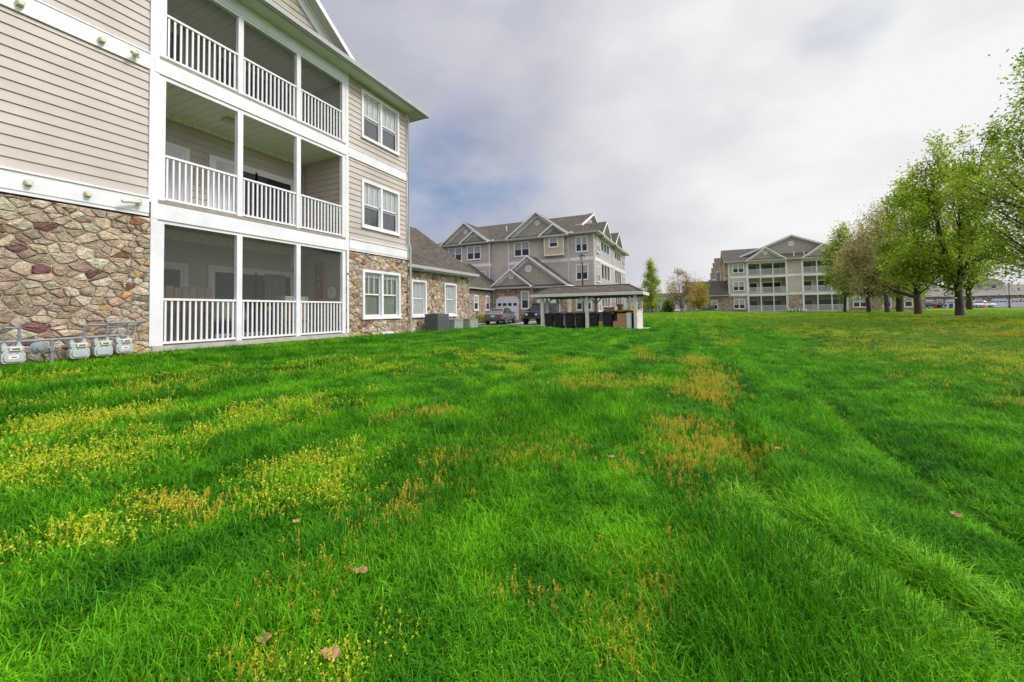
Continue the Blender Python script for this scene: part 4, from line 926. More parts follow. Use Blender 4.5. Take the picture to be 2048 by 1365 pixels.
# ------------------------------------------------------------------ gas meters on the stone wall
def gzf(x, y): return float(gz(x, y))
XM = -9.62
def meter(y, z, label, tagred):
    o = thing('gas_meter', label, 'gas meter', (XM, y, z), group='gas meters along the stone wall')
    pl = Pl((0, 0, 0), (0, 1, 0), (1, 0, 0)); mb = MB(); r = .125
    mb.prism(pl, [(-.125, .05), (-.10, .01), (.10, .01), (.125, .05), (.125, .15), (.10, .19), (.07, .215), (-.07, .215), (-.10, .19), (-.125, .15)], -.045, .085)
    mb.prism(pl, [(-.11, .06), (-.08, .03), (.08, .03), (.11, .06), (.11, .14), (.08, .175), (-.08, .175), (-.11, .14)], -.11, -.045)
    mb.prism(pl, [(-.10, .06), (-.075, .035), (.075, .035), (.10, .06), (.10, .13), (.075, .16), (-.075, .16), (-.10, .13)], .085, .105)
    mb.pb(pl, -.115, .115, .20, .275, -.09, .06)
    mb.build('casing', M['meter'], o, bevel=.012)
    mb = MB(); mb.pb(pl, -.045, .075, .205, .262, .06, .115); mb.build('index_box', M['cream'], o, bevel=.006)
    mb = MB(); mb.pb(pl, -.025, .055, .222, .248, .115, .118); mb.build('dial', M['acgrey'], o)
    mb = MB()
    for k in range(10): a_ = k*.628; mb.lathe((.085, math.cos(a_)*.105, .10+math.sin(a_)*.075), [(.007, 0), (.007, .012), (0, .013)], 6, axis='x')
    mb.build('bolt_ring', M['pipe'], o)
    mb = MB(); mb.tube([(-.02, -.075, .26), (-.02, -.075, .345)], .022, 8); mb.tube([(-.02, .075, .26), (-.02, .075, .345)], .022, 8)
    mb.lathe((-.02, -.075, .275), [(.034, 0), (.034, .03)], 8); mb.lathe((-.02, .075, .275), [(.034, 0), (.034, .03)], 8); mb.build('union', M['meter'], o)
    mb = MB(); mb.pb(pl, -.055, .045, .085, .135, .105, .108, 0)
    if tagred: mb.pb(pl, -.03, .03, .10, .12, .108, .110, 1)
    mb.build('tag_plate', [M['white'] if tagred else M['meter'], M['red']], o)
meter(2.37, .30, 'gas meter standing apart at the far left with a red and white sticker', True)
meter(3.10, .30, 'gas meter without a sticker, left one of the trio of pale meters', False)
meter(3.40, .31, 'gas meter without a sticker, in the middle of the trio of pale meters', False)
meter(3.69, .33, 'gas meter with a red sticker nearest the white porch post', True)
o = thing('gas_pipe', 'grey painted gas pipes running along the fieldstone wall above the meters', 'pipes', (XM, 3.0, .2), world=True)
mb = MB(); pr_ = .019; x = XM-.02
mb.tube([(x, 1.4, .635), (x, 2.9, .65), (x, 3.62, .67)], .022, 8)
for y in (2.295, 3.025, 3.325, 3.615): mb.tube([(x, y, .64), (x, y, .66)], .03, 8)
mb.build('main_pipe', M['pipe'], o)
mb = MB()
for y, yt in ((2.445, 2.30), (3.175, 3.9), (3.475, 3.93), (3.765, 3.95)):
    zt = .86 if y < 3 else .87+(.0 if y < 3.3 else .03)
    mb.tube([(x, y, .64), (x, y, zt), (x, yt if y < 3 else min(yt, y+.32), zt)], pr_, 8)
    for zz in (.66, .72, zt-.02): mb.lathe((x, y, zz), [(.029, 0), (.029, .025)], 8)
mb.tube([(x, 2.30, .86), (x-.05, 2.26, .80), (x-.2, 2.24, .79)], pr_, 8); mb.tube([(x, 3.76, .9), (x, 3.95, .9), (x, 3.95, .84), (x-.2, 3.95, .84)], pr_, 8)
mb.tube([(x-.06, 3.45, .82), (x-.06, 3.9, .84)], pr_, 8)
mb.build('upper_pipe', M['pipe'], o)
mb = MB(); mb.tube([(x, 2.80, .64), (x, 2.80, .12)], .022, 8); mb.lathe((x, 2.8, .24), [(.032, 0), (.032, .04)], 8); mb.lathe((x, 2.8, .46), [(.036, 0), (.036, .06)], 8); mb.tube([(x, 2.45, .34), (x, 2.45, .1)], .02, 8); mb.build('riser', M['pipe'], o)
mb = MB(); mb.lathe((x+.02, 2.64, .52), [(.02, -.06), (.09, -.02), (.105, 0), (.105, .015), (.09, .02), (.06, .05), (.03, .055), (.028, .085), (0, .086)], 16, axis='x'); mb.tube([(x, 2.64, .52), (x, 2.8, .52)], .02, 8); mb.tube([(x+.05, 2.64, .45), (x+.05, 2.64, .40)], .022, 8); mb.build('regulator', M['pipe'], o)

# ------------------------------------------------------------------ air conditioning units
def ac(x0, x1, y0, y1, h, mat, lab, tall):
    z0 = gzf((x0+x1)/2, (y0+y1)/2)-.02
    o = thing('air_conditioner', lab, 'air conditioner', ((x0+x1)/2, (y0+y1)/2, z0)); w_, d_ = (x1-x0)/2, (y1-y0)/2
    mb = MB(); mb.box(-w_-.05, w_+.05, -d_-.05, d_+.05, -.05, .04, 1); mb.box(-w_, w_, -d_, d_, .06, h-.03); mb.box(-w_-.01, w_+.01, -d_-.01, d_+.01, h-.03, h); mb.build('cabinet', [mat, M['concrete']], o, bevel=.012)
    mb = MB(); n = 7 if tall else 6
    for s, lo, hi in ((0, -w_, w_), (1, -d_, d_)):
        st = (hi-lo-.06)/n
        for k in range(n):
            a_ = lo+.03+st*k+st*.2; b_ = a_+st*.5
            if s == 0: mb.box(a_, b_, -d_-.012, -d_, .12, h-.08)
            else: mb.box(w_, w_+.012, a_, b_, .12, h-.08)
    mb.build('grille', mat if tall else M['gutter'], o)
    mb = MB(); mb.lathe((0, 0, h), [(min(w_, d_)*.8, 0), (min(w_, d_)*.8, .02), (min(w_, d_)*.3, .03), (0, .035)], 20); mb.build('fan_guard', M['acgrey'], o)
ac(-10.6, -9.92, 13.98, 14.8, .84, M['acgrey'], 'tall dark grey air conditioning unit between the wing windows', True)
ac(-10.6, -10.0, 15.35, 16.1, .56, M['acgreen'], 'low pale green ribbed air conditioner next to the dark grey unit', False)
ac(-10.6, -10.0, 16.7, 17.5, .56, M['acgreen'], 'low pale green air conditioner at the corner of the stone wing', False)

# ------------------------------------------------------------------ things on the near porch
def on_porch(name, lab, cat, loc): return thing(name, lab, cat, loc)
z0 = .41
o = on_porch('wood_panel', 'brown weathered board panel standing behind the ground floor porch rail', 'wood panel', (-10.28, 4.95, z0))
mb = MB()
for k in range(8): mb.box(-.025, .0, -.62+k*.15, -.62+k*.15+.14, 0, 1.22+(.03 if k % 3 else 0))
mb.build('boards', M['wood'], o)
mb = MB(); mb.box(-.07, -.025, -.6, .58, .25, .33); mb.box(-.07, -.025, -.6, .58, .95, 1.03); mb.build('batten', M['wood'], o)
o = on_porch('grill', 'barbecue grill under a beige fabric cover on the screened porch', 'grill', (-10.75, 6.05, z0))
mb = MB(); mb.hexa([(-.3, -.42, .45), (.3, -.42, .45), (.3, .42, .45), (-.3, .42, .45), (-.24, -.36, .98), (.22, -.36, .98), (.22, .36, .98), (-.24, .36, .98)]); mb.build('cover', M['fabric'], o, bevel=.06)
for sx, sy in ((-.22, -.33), (.22, -.33), (-.22, .33), (.22, .33)):
    mb = MB(); mb.tube([(sx, sy, 0), (sx, sy, .48)], .02, 6); mb.build('leg', M['blackmetal'], o)
o = on_porch('wicker_chair', 'brown wicker chair on the screened ground floor porch', 'chair', (-10.6, 8.0, z0))
mb = MB(); mb.box(-.27, .27, -.27, .27, .34, .42); mb.build('seat', M['wicker'], o, bevel=.02)
mb = MB()
for k in range(9):
    t_ = (k-4)/4; mb.box(-.30, -.25, t_*.27-.028, t_*.27+.028, .42, 1.0-.14*t_*t_)
mb.build('backrest', M['wicker'], o)
for sx in (-.24, .24):
    for sy in (-.24, .24):
        mb = MB(); mb.tube([(sx, sy, 0), (sx, sy, .36)], .022, 6); mb.build('leg', M['wicker'], o)
o = on_porch('cabinet', 'pale metal storage cabinet in the corner of the screened porch', 'cabinet', (-11.35, 8.35, z0))
mb = MB(); mb.box(-.22, .22, -.4, .4, 0, 1.15); mb.box(.22, .235, -.39, -.01, .03, 1.12); mb.box(.22, .235, .01, .39, .03, 1.12); mb.build('body', M['cream'], o, bevel=.01)
mb = MB(); mb.tube([(.25, -.05, .55), (.25, -.05, .7)], .01, 6); mb.build('handle', M['blackmetal'], o)
o = on_porch('wall_decoration', 'narrow red metal frame hanging on the porch side wall', 'wall decoration', (-10.9, 8.98, z0+1.0))
mb = MB(); mb.box(-.16, -.11, -.06, -.02, 0, 1.25); mb.box(.11, .16, -.06, -.02, 0, 1.25)
for k in range(5): mb.box(-.11, .11, -.055, -.025, .12+k*.25, .18+k*.25)
mb.tube([(-.13, -.04, 0), (.13, -.04, .6), (-.13, -.04, 1.2)], .02, 6); mb.build('frame', M['redmetal'], o)
o = on_porch('wall_clock', 'round pale clock hanging on the porch side wall', 'clock', (-10.35, 9.0, z0+1.25))
mb = MB(); mb.lathe((0, -.05, 0), [(.17, .03), (.19, .02), (.19, -.01), (.165, -.02), (.0, -.018)], 20, axis='y'); mb.build('face', M['cream'], o)
mb = MB(); mb.tube([(0, -.075, 0), (.0, -.075, .12)], .006, 5); mb.tube([(0, -.075, 0), (.08, -.075, .03)], .006, 5); mb.build('hand', M['black'], o)
o = on_porch('patio_table', 'small black patio table with potted plant on the screened porch', 'table', (-10.7, 7.15, z0))
mb = MB(); mb.lathe((0, 0, .66), [(.38, 0), (.38, .03), (0, .031)], 18); mb.build('table_top', M['blackmetal'], o)
for k in range(3):
    mb = MB(); a_ = k*2.09; mb.tube([(.3*math.cos(a_), .3*math.sin(a_), 0), (.05*math.cos(a_), .05*math.sin(a_), .66)], .015, 6); mb.build('leg', M['blackmetal'], o)
o = on_porch('potted_plant', 'yellow and green potted plant standing on the black patio table', 'plant', (-10.7, 7.15, z0+.691))
mb = MB(); mb.lathe((0, 0, 0), [(.07, 0), (.1, .13), (.09, .13), (0, .11)], 12); mb.build('pot', M['yellow'], o)
mb = MB(); rr = random.Random(3)
for k in range(60):
    a_ = rr.uniform(0, 6.28); e_ = rr.uniform(.2, 1.3); l_ = rr.uniform(.1, .26); d_ = Vector((math.cos(a_)*math.cos(e_), math.sin(a_)*math.cos(e_), math.sin(e_))); s_ = Vector((-math.sin(a_), math.cos(a_), 0))*.014
    p0 = Vector((0, 0, .12)); mb.face([p0, p0+d_*l_*.5+s_, p0+d_*l_, p0+d_*l_*.5-s_])
mb.build('foliage', M['greenbin'], o)
o = on_porch('wind_chime', 'wind chime hanging from the ground floor porch ceiling', 'wind chime', (-10.5, 7.75, 2.98))
mb = MB(); mb.tube([(0, 0, 0), (0, 0, -.3)], .004, 4); mb.lathe((0, 0, -.33), [(.06, 0), (.06, .02)], 10)
for k in range(5): mb.tube([(.045*math.cos(k*1.256), .045*math.sin(k*1.256), -.33), (.045*math.cos(k*1.256), .045*math.sin(k*1.256), -.55-.03*k)], .008, 5)
mb.build('tubes', M['lampglass'], o)

# ------------------------------------------------------------------ bin shelter
o = thing('bin_shelter', 'open timber bin shelter with brown shingled hip roof and pale posts', 'shelter', (-5.85, 23.6, -.12), world=True)
ZS = 1.88
mb = MB(); x0, x1, y0, y1 = -9.05, -2.62, 22.15, 25.05; xa, xb, ym, zt = -8.1, -3.55, 23.6, 2.47
mb.slab([(x0, y0, ZS+.1), (x1, y0, ZS+.1), (xb, ym, zt), (xa, ym, zt)], .02); mb.slab([(x1, y1, ZS+.1), (x0, y1, ZS+.1), (xa, ym, zt), (xb, ym, zt)], .02)
mb.slab([(x1, y0, ZS+.1), (x1, y1, ZS+.1), (xb, ym, zt)], .02); mb.slab([(x0, y1, ZS+.1), (x0, y0, ZS+.1), (xa, ym, zt)], .02)
n_ = 14                                     # ridge cap shingles
for k in range(n_):
    t_ = k/n_
    for (pa_, pb_) in (((xb, ym, zt+.012), (x1, y0, ZS+.115)), ((xb, ym, zt+.012), (x1, y1, ZS+.115)), ((xa, ym, zt+.012), (x0, y0, ZS+.115))):
        p_ = Vector(pa_).lerp(Vector(pb_), t_); q_ = Vector(pa_).lerp(Vector(pb_), t_+.8/n_); s_ = (q_-p_).cross(Vector((0, 0, 1))).normalized()*.07
        mb.face([p_-s_, q_-s_+Vector((0, 0, .008)), q_+Vector((0, 0, .03)), p_+Vector((0, 0, .015))]); mb.face([p_+Vector((0, 0, .015)), q_+Vector((0, 0, .03)), q_+s_+Vector((0, 0, .008)), p_+s_])
for k in range(17): mb.box(xa+k*.27, xa+k*.27+.25, ym-.08, ym+.08, zt-.02, zt+.022)
mb.build('shingled_roof', M['roof'], o)
mb = MB(); mb.box(x0-.03, x1+.03, y0-.03, y0, ZS-.06, ZS+.11); mb.box(x0-.03, x1+.03, y1, y1+.03, ZS-.06, ZS+.11); mb.box(x0-.03, x0, y0, y1, ZS-.06, ZS+.11); mb.box(x1, x1+.03, y0, y1, ZS-.06, ZS+.11); mb.build('fascia', M['postwood'], o)
mb = MB(); mb.box(x0, x1, y0, y1, ZS+.0, ZS+.03); mb.box(x0+.3, x1-.3, 22.42, 22.54, ZS-.14, ZS); mb.box(x0+.3, x1-.3, 24.7, 24.82, ZS-.14, ZS); mb.build('beam', M['wood'], o)
for (px_, py_) in ((-8.42, 22.48), (-5.71, 22.48), (-3.05, 22.48), (-8.95, 24.76), (-5.71, 24.76), (-3.05, 24.76), (-8.2, 24.76)):
    mb = MB(); mb.box(px_-.085, px_+.085, py_-.085, py_+.085, -.13, ZS-.1); mb.box(px_-.11, px_+.11, py_-.11, py_+.11, -.13, .0)
    for s_ in (-1, 1):
        if (px_ < -8 and s_ < 0) or (px_ > -3.5 and s_ > 0): continue
        mb.hexa([(px_+s_*.05, py_-.04, 1.45), (px_+s_*.13, py_-.04, 1.45), (px_+s_*.13, py_+.04, 1.45), (px_+s_*.05, py_+.04, 1.45), (px_+s_*.28, py_-.04, ZS-.12), (px_+s_*.38, py_-.04, ZS-.12), (px_+s_*.38, py_+.04, ZS-.12), (px_+s_*.28, py_+.04, ZS-.12)])
    mb.build('post', M['postwood'], o)
mb = MB(); siding(mb, Pl((-2.98, 0, 0), (0, 1, 0), (1, 0, 0)), 22.57, 24.67, -.1, .95, expo=.12); mb.box(-3.06, -2.98, 22.57, 24.67, -.1, .95); mb.box(-3.1, -2.93, 22.57, 24.67, .95, 1.0)
mb.box(-8.5, -3.1, 24.72, 24.8, -.1, .9); mb.build('low_wall', M['postwood'], o)

# ------------------------------------------------------------------ bins and rubbish under it
def bin_(x, y, lab, lid='black', body='black', z=-.11, s=1.0, grp='wheeled bins under the shelter', rz=0, name='wheelie_bin', parts=True):
    o = thing(name, lab, 'bin', (x, y, z), rz, grp)
    mb = MB(); P = []
    lev = [(.0, .20, .20), (.10, .21, .215), (.45, .235, .245), (.85, .265, .285), (.86, .29, .31), (.92, .295, .315)]
    b0 = len(mb.v)
    for h, wx, wy in lev:
        for sx, sy in ((-1, -.8), (-.8, -1), (.8, -1), (1, -.8), (1, .8), (.8, 1), (-.8, 1), (-1, .8)): mb.v.append((wx*sx*s, wy*sy*s, h*s+.05))
    for i in range(len(lev)-1):
        for k in range(8): mb.f.append((b0+i*8+k, b0+i*8+(k+1) % 8, b0+(i+1)*8+(k+1) % 8, b0+(i+1)*8+k)); mb.m.append(0); mb.c.append(None)
    mb.f.append(tuple(b0+7-k for k in range(8))); mb.f.append(tuple(b0+40+k for k in range(8))); mb.m += [0, 0]; mb.c += [None, None]
    mb.box(-.12*s, .12*s, -.30*s, -.25*s, .50*s, .53*s); mb.box(-.14*s, -.11*s, -.27*s, -.22*s, .15*s, .45*s); mb.box(.11*s, .14*s, -.27*s, -.22*s, .15*s, .45*s); mb.box(-.22*s, .22*s, -.29*s, -.24*s, .70*s, .735*s)
    mb.build('body', M[body], o, bevel=.008)
    mb = MB(); mb.hexa([(-.30*s, -.33*s, .965*s), (.30*s, -.33*s, .965*s), (.30*s, .30*s, .985*s), (-.30*s, .30*s, .985*s), (-.24*s, -.26*s, 1.03*s), (.24*s, -.26*s, 1.03*s), (.25*s, .25*s, 1.07*s), (-.25*s, .25*s, 1.07*s)])
    mb.box(-.1*s, .1*s, -.37*s, -.32*s, .95*s, .985*s); mb.build('lid', M[lid], o, bevel=.015)
    mb = MB(); mb.tube([(-.22*s, .34*s, .95*s), (-.22*s, .40*s, .98*s), (.22*s, .40*s, .98*s), (.22*s, .34*s, .95*s)], .015*s, 6); mb.build('handle', M[body], o)
    mb = MB(); mb.pb(Pl((0, -.302*s, 0), (1, 0, 0), (0, -1, 0)), -.09*s, .09*s, .515*s, .525*s, 0, .004); mb.pb(Pl((0, -.292*s, 0), (1, 0, 0), (0, -1, 0)), -.07*s, .07*s, .79*s, .81*s, .0, .006); mb.build('front_mark', M['pipe'], o)
    for sx in (-1, 1):
        mb = MB(); mb.lathe((sx*.25*s, .22*s, .12*s), [(.12*s, -.03*s), (.12*s, .03*s)], 14, axis='x'); mb.build('wheel', M['rubber'], o)
    return o
for x, lab, dy in ((-8.16, 'black wheeled bin leftmost under the shelter next to the corner post', .0), (-7.56, 'black wheeled bin second from the left post of the shelter', -.05), (-6.88, 'black wheeled bin third from the left post of the shelter', .03), (-6.23, 'black wheeled bin just left of the middle shelter post', .0),
                (-5.41, 'black wheeled bin just right of the middle shelter post', -.02), (-4.62, 'black wheeled bin in front of the yellow lidded recycling bin', .0)): bin_(x, 22.98+dy, lab, s=.93, rz=random.uniform(-.08, .08))
bin_(-4.78, 24.0, 'recycling bin with a yellow lid and pink bag on it, behind a black bin', 'yellow', s=1.07)
bin_(-4.1, 24.05, 'recycling bin with a yellow lid behind the cardboard sheet', 'yellow', s=1.06)
bin_(-3.45, 24.0, 'recycling bin with a yellow lid beside the right shelter post', 'yellow', s=1.10)
bin_(-3.42, 23.1, 'black wheeled bin half hidden behind the white panel', s=.93)
bin_(-8.6, 26.1, 'dark green grey bin standing outside the left end of the shelter', 'black', 'acgrey', s=.95, grp=None)
def boxy(name, lab, cat, x, y, z, w_, d_, h_, mat, rz=0, rx=0):
    o = thing(name, lab, cat, (x, y, z), rz); mb = MB(); mb.box(-w_/2, w_/2, -d_/2, d_/2, 0, h_); e = mb.build('panel', mat, o, bevel=.006)
    mb = MB(); mb.box(-w_/2+.01, w_/2-.01, -d_/2-.004, -d_/2, h_*.47, h_*.53); mb.build('fold', mat, o); return o
boxy('cardboard_box', 'large brown cardboard box standing on end under the shelter', 'cardboard box', -3.82, 22.75, -.1, .52, .16, .90, M['card'])
boxy('cardboard_box', 'small brown cardboard box beside the large one', 'cardboard box', -4.19, 22.8, -.1, .22, .3, .48, M['card'])
boxy('cardboard_box', 'small brown cardboard box between two black bins', 'cardboard box', -5.0, 22.8, -.1, .2, .3, .48, M['card'])
boxy('foam_board', 'tall white foam panel leaning beside the cardboard', 'panel', -3.43, 22.72, -.1, .25, .10, .93, M['white'])
boxy('pink_bag', 'pink crate lying on a yellow bin lid', 'crate', -4.78, 24.0, 1.04, .6, .4, .13, M['pink'])
o = thing('flower_pot', 'brown tapered pot standing on the shelter wall', 'pot', (-4.25, 24.76, .9)); mb = MB(); mb.lathe((0, 0, 0), [(.10, 0), (.13, .05), (.17, .36), (.2, .37), (.2, .44), (.16, .44), (.0, .38)], 14); mb.build('pot', M['card'], o)

# ------------------------------------------------------------------ lamps
def lamp(x, y, h, lab):
    zb = gzf(x, y)-.02; o = thing('street_lamp', lab, 'street lamp', (x, y, zb)); H = h-zb
    mb = MB(); mb.lathe((0, 0, 0), [(.14, 0), (.14, .3), (.09, .5), (.065, .6), (.055, H-.95), (.08, H-.9), (.05, H-.82), (.05, H-.75)], 12); mb.build('pole', M['blackmetal'], o)
    mb = MB(); mb.lathe((0, 0, H-.75), [(.09, 0), (.2, .42)], 6); g = mb.build('lantern_glass', M['lampglass'], o)
    mb = MB(); mb.lathe((0, 0, H-.33), [(.24, 0), (.25, .03), (.16, .13), (.09, .18), (.05, .24), (.02, .32), (.0, .34)], 12)
    for k in range(6):
        a_ = k*math.pi/3; mb.tube([(.09*math.cos(a_), .09*math.sin(a_), H-.75), (.2*math.cos(a_), .2*math.sin(a_), H-.33)], .013, 5)
    mb.build('lantern_cap', M['blackmetal'], o)
lamp(-8.18, 31.0, 5.62, 'tall black lamp post with four sided lantern behind the bin shelter')
lamp(-9.3, 61.8, 3.0, 'thin dark lamp post far behind the shelter beside the middle house')
lamp(60.4, 122, 5.6, 'thin dark lamp post in front of the distant garages')

# ------------------------------------------------------------------ cars
def loft(mb, secs, mi=0):
    b = len(mb.v); n = len(secs[0])
    for s in secs: mb.v.extend(s)
    for i in range(len(secs)-1):
        for k in range(n-1): mb.f.append((b+i*n+k, b+(i+1)*n+k, b+(i+1)*n+k+1, b+i*n+k+1)); mb.m.append(mi); mb.c.append(None)
    mb.f.append(tuple(b+k for k in range(n))); mb.f.append(tuple(b+(len(secs)-1)*n+n-1-k for k in range(n))); mb.m += [mi, mi]; mb.c += [None, None]
def wheel(o, x, y, r, side, spoke=True):
    mb = MB(); mb.lathe((x, y, r), [(r*.62, -.10), (r*.94, -.10), (r, -.07), (r, .07), (r*.94, .10), (r*.62, .10)], 22, axis='y'); w_ = mb.build('wheel', M['rubber'], o, smooth=False)
    mb = MB(); yy = y+side*.085
    mb.lathe((x, yy-.03, r), [(r*.2, -.02), (r*.2, .02)], 10, axis='y')
    for k in range(10):
        a_ = k*math.pi/5; c_, s_ = math.cos(a_), math.sin(a_); t_ = .028
        mb.hexa([(x+c_*.05-s_*t_, yy-.02, r+s_*.05+c_*t_), (x+c_*.05+s_*t_, yy-.02, r+s_*.05-c_*t_), (x+c_*r*.62+s_*t_, yy-.02, r+s_*r*.62-c_*t_), (x+c_*r*.62-s_*t_, yy-.02, r+s_*r*.62+c_*t_),
                 (x+c_*.05-s_*t_, yy+.02, r+s_*.05+c_*t_), (x+c_*.05+s_*t_, yy+.02, r+s_*.05-c_*t_), (x+c_*r*.62+s_*t_, yy+.02, r+s_*r*.62-c_*t_), (x+c_*r*.62-s_*t_, yy+.02, r+s_*r*.62+c_*t_)])
    mb.build('rim', M['chrome'], w_)
def car(lab, loc, rz, paintm, suv=False, plate=False):
    o = thing('parked_car', lab, 'car', loc, rz)       # local +x is the nose
    if not suv:
        st = [(-2.33, .62, .74, .70, .42, .66, .90), (-2.25, .74, .86, .76, .30, .66, .98), (-1.75, .84, .90, .78, .24, .64, 1.02), (-1.0, .86, .91, .80, .22, .62, .98), (0, .86, .91, .82, .22, .60, .95), (.9, .86, .91, .82, .22, .60, .93), (1.5, .84, .90, .78, .24, .60, .88), (2.0, .78, .86, .70, .26, .58, .78), (2.3, .60, .72, .55, .32, .52, .66)]
        gh = [(-2.0, .66, .66, 1.00, 1.01), (-1.45, .72, .60, .98, 1.24), (-.85, .76, .56, .96, 1.40), (-.1, .77, .56, .94, 1.45), (.4, .76, .55, .93, 1.42), (1.0, .74, .58, .92, 1.17), (1.52, .70, .66, .90, .92)]
        rf = [(-1.05, .57, 1.365), (-.6, .57, 1.44), (-.1, .575, 1.465), (.35, .565, 1.445), (.5, .56, 1.415)]; wb, wr = 1.36, .325
    else:
        st = [(-2.3, .70, .80, .78, .45, .80, 1.05), (-2.22, .82, .90, .82, .34, .78, 1.12), (-1.0, .88, .93, .86, .30, .75, 1.10), (.9, .88, .93, .86, .30, .72, 1.06), (1.6, .86, .91, .80, .32, .70, 1.00), (2.15, .80, .86, .72, .36, .66, .92), (2.32, .64, .74, .60, .42, .6, .78)]
        gh = [(-2.15, .78, .74, 1.08, 1.12), (-1.95, .80, .70, 1.08, 1.55), (-1.0, .82, .68, 1.08, 1.66), (.1, .82, .68, 1.06, 1.66), (.55, .80, .68, 1.04, 1.56), (1.25, .76, .74, 1.0, 1.05)]
        rf = [(-2.0, .71, 1.6), (-1.2, .70, 1.68), (.1, .70, 1.69), (.45, .69, 1.62)]; wb, wr = 1.34, .36
    secs = [[(x, -wt, zt), (x, -wm, zm), (x, -wb_, zb), (x, wb_, zb), (x, wm, zm), (x, wt, zt), (x, wt*.6, zt+.025), (x, -wt*.6, zt+.025), (x, -wt, zt)] for x, wb_, wm, wt, zb, zm, zt in st]
    mb = MB(); loft(mb, secs); b = mb.build('body', paintm, o, smooth=True); sb_ = b.modifiers.new('s', 'SUBSURF'); sb_.levels = sb_.render_levels = 2
    mb = MB(); loft(mb, [[(x, -wl, zl), (x, wl, zl), (x, wu, zu-.03), (x, wu*.8, zu), (x, -wu*.8, zu), (x, -wu, zu-.03), (x, -wl, zl)] for x, wl, wu, zl, zu in gh]); g = mb.build('cabin_glass', M['carglass'], o, smooth=True)
    mb = MB(); loft(mb, [[(x, -w_, z-.03), (x, w_, z-.03), (x, w_*.9, z+.006), (x, 0, z+.02), (x, -w_*.9, z+.006), (x, -w_, z-.03)] for x, w_, z in rf]); mb.build('roof', paintm, o, smooth=True)
    mb = MB()
    for s in (-1, 1):
        a_, b_ = (rf[-1][0], rf[-1][2]), (gh[-1][0]-.05, gh[-1][3]+.02)
        mb.tube([(a_[0], s*.56 if not suv else s*.69, a_[1]-.02), (b_[0], s*.72 if not suv else s*.76, b_[1])], .035, 6)
        c_, d_ = (rf[0][0], rf[0][2]), (gh[0][0]+(.25 if not suv else .1), gh[0][3]+.03)
        mb.tube([(c_[0], s*(.57 if not suv else .70), c_[1]-.02), (d_[0], s*(.70 if not suv else .79), d_[1])], .06, 6)
        mb.tube([(-.25, s*(.565 if not suv else .69), rf[2][2]-.03), (-.3, s*(.80 if not suv else .84), st[4 if not suv else 3][6])], .03, 6)
    mb.build('pillar', paintm, o)
    for sx in (-1, 1):
        for s in (-1, 1): wheel(o, sx*wb, s*.80, wr, s)
    xr = st[0][0]
    for s in (-1, 1):
        mb = MB(); zt_ = .80 if not suv else .95
        mb.hexa([(xr-.01, s*.40, zt_-.03), (xr-.01, s*.76, zt_-.05), (xr+.32, s*.895, zt_-.03), (xr+.1, s*.40, zt_-.03), (xr+.01, s*.40, zt_+.07), (xr+.01, s*.76, zt_+.09), (xr+.30, s*.87, zt_+.08), (xr+.1, s*.40, zt_+.07)]); mb.build('taillight', M['tail'], o)
        mb = MB(); xf = st[-1][0]; mb.hexa([(xf-.04, s*.45, .60), (xf-.12, s*.72, .60), (xf-.35, s*.80, .62), (xf-.3, s*.45, .6), (xf-.1, s*.45, .70), (xf-.18, s*.70, .71), (xf-.38, s*.76, .73), (xf-.3, s*.45, .7)]); mb.build('headlight', M['lens'], o)
        mb = MB(); mb.hexa([(.85, s*.86, .95), (1.0, s*.86, .95), (1.0, s*1.03, .96), (.88, s*1.03, .96), (.85, s*.86, 1.07), (.98, s*.86, 1.07), (.98, s*1.02, 1.09), (.88, s*1.02, 1.09)]); mb.build('mirror', paintm, o)
    mb = MB(); mb.box(xr-.03, xr+.2, -.60, .60, .27, .40); mb.build('bumper', M['black'], o, bevel=.03)
    if plate: mb = MB(); mb.box(xr-.03, xr+.0, -.16, .16, .66, .80); mb.build('licence_plate', M['cream'], o)
    return o
RZ = math.radians
car('grey sedan seen from behind, parked nose in to the first garage door', (-16.2, 32.6, -.12), RZ(98), M['cargrey'], plate=True)
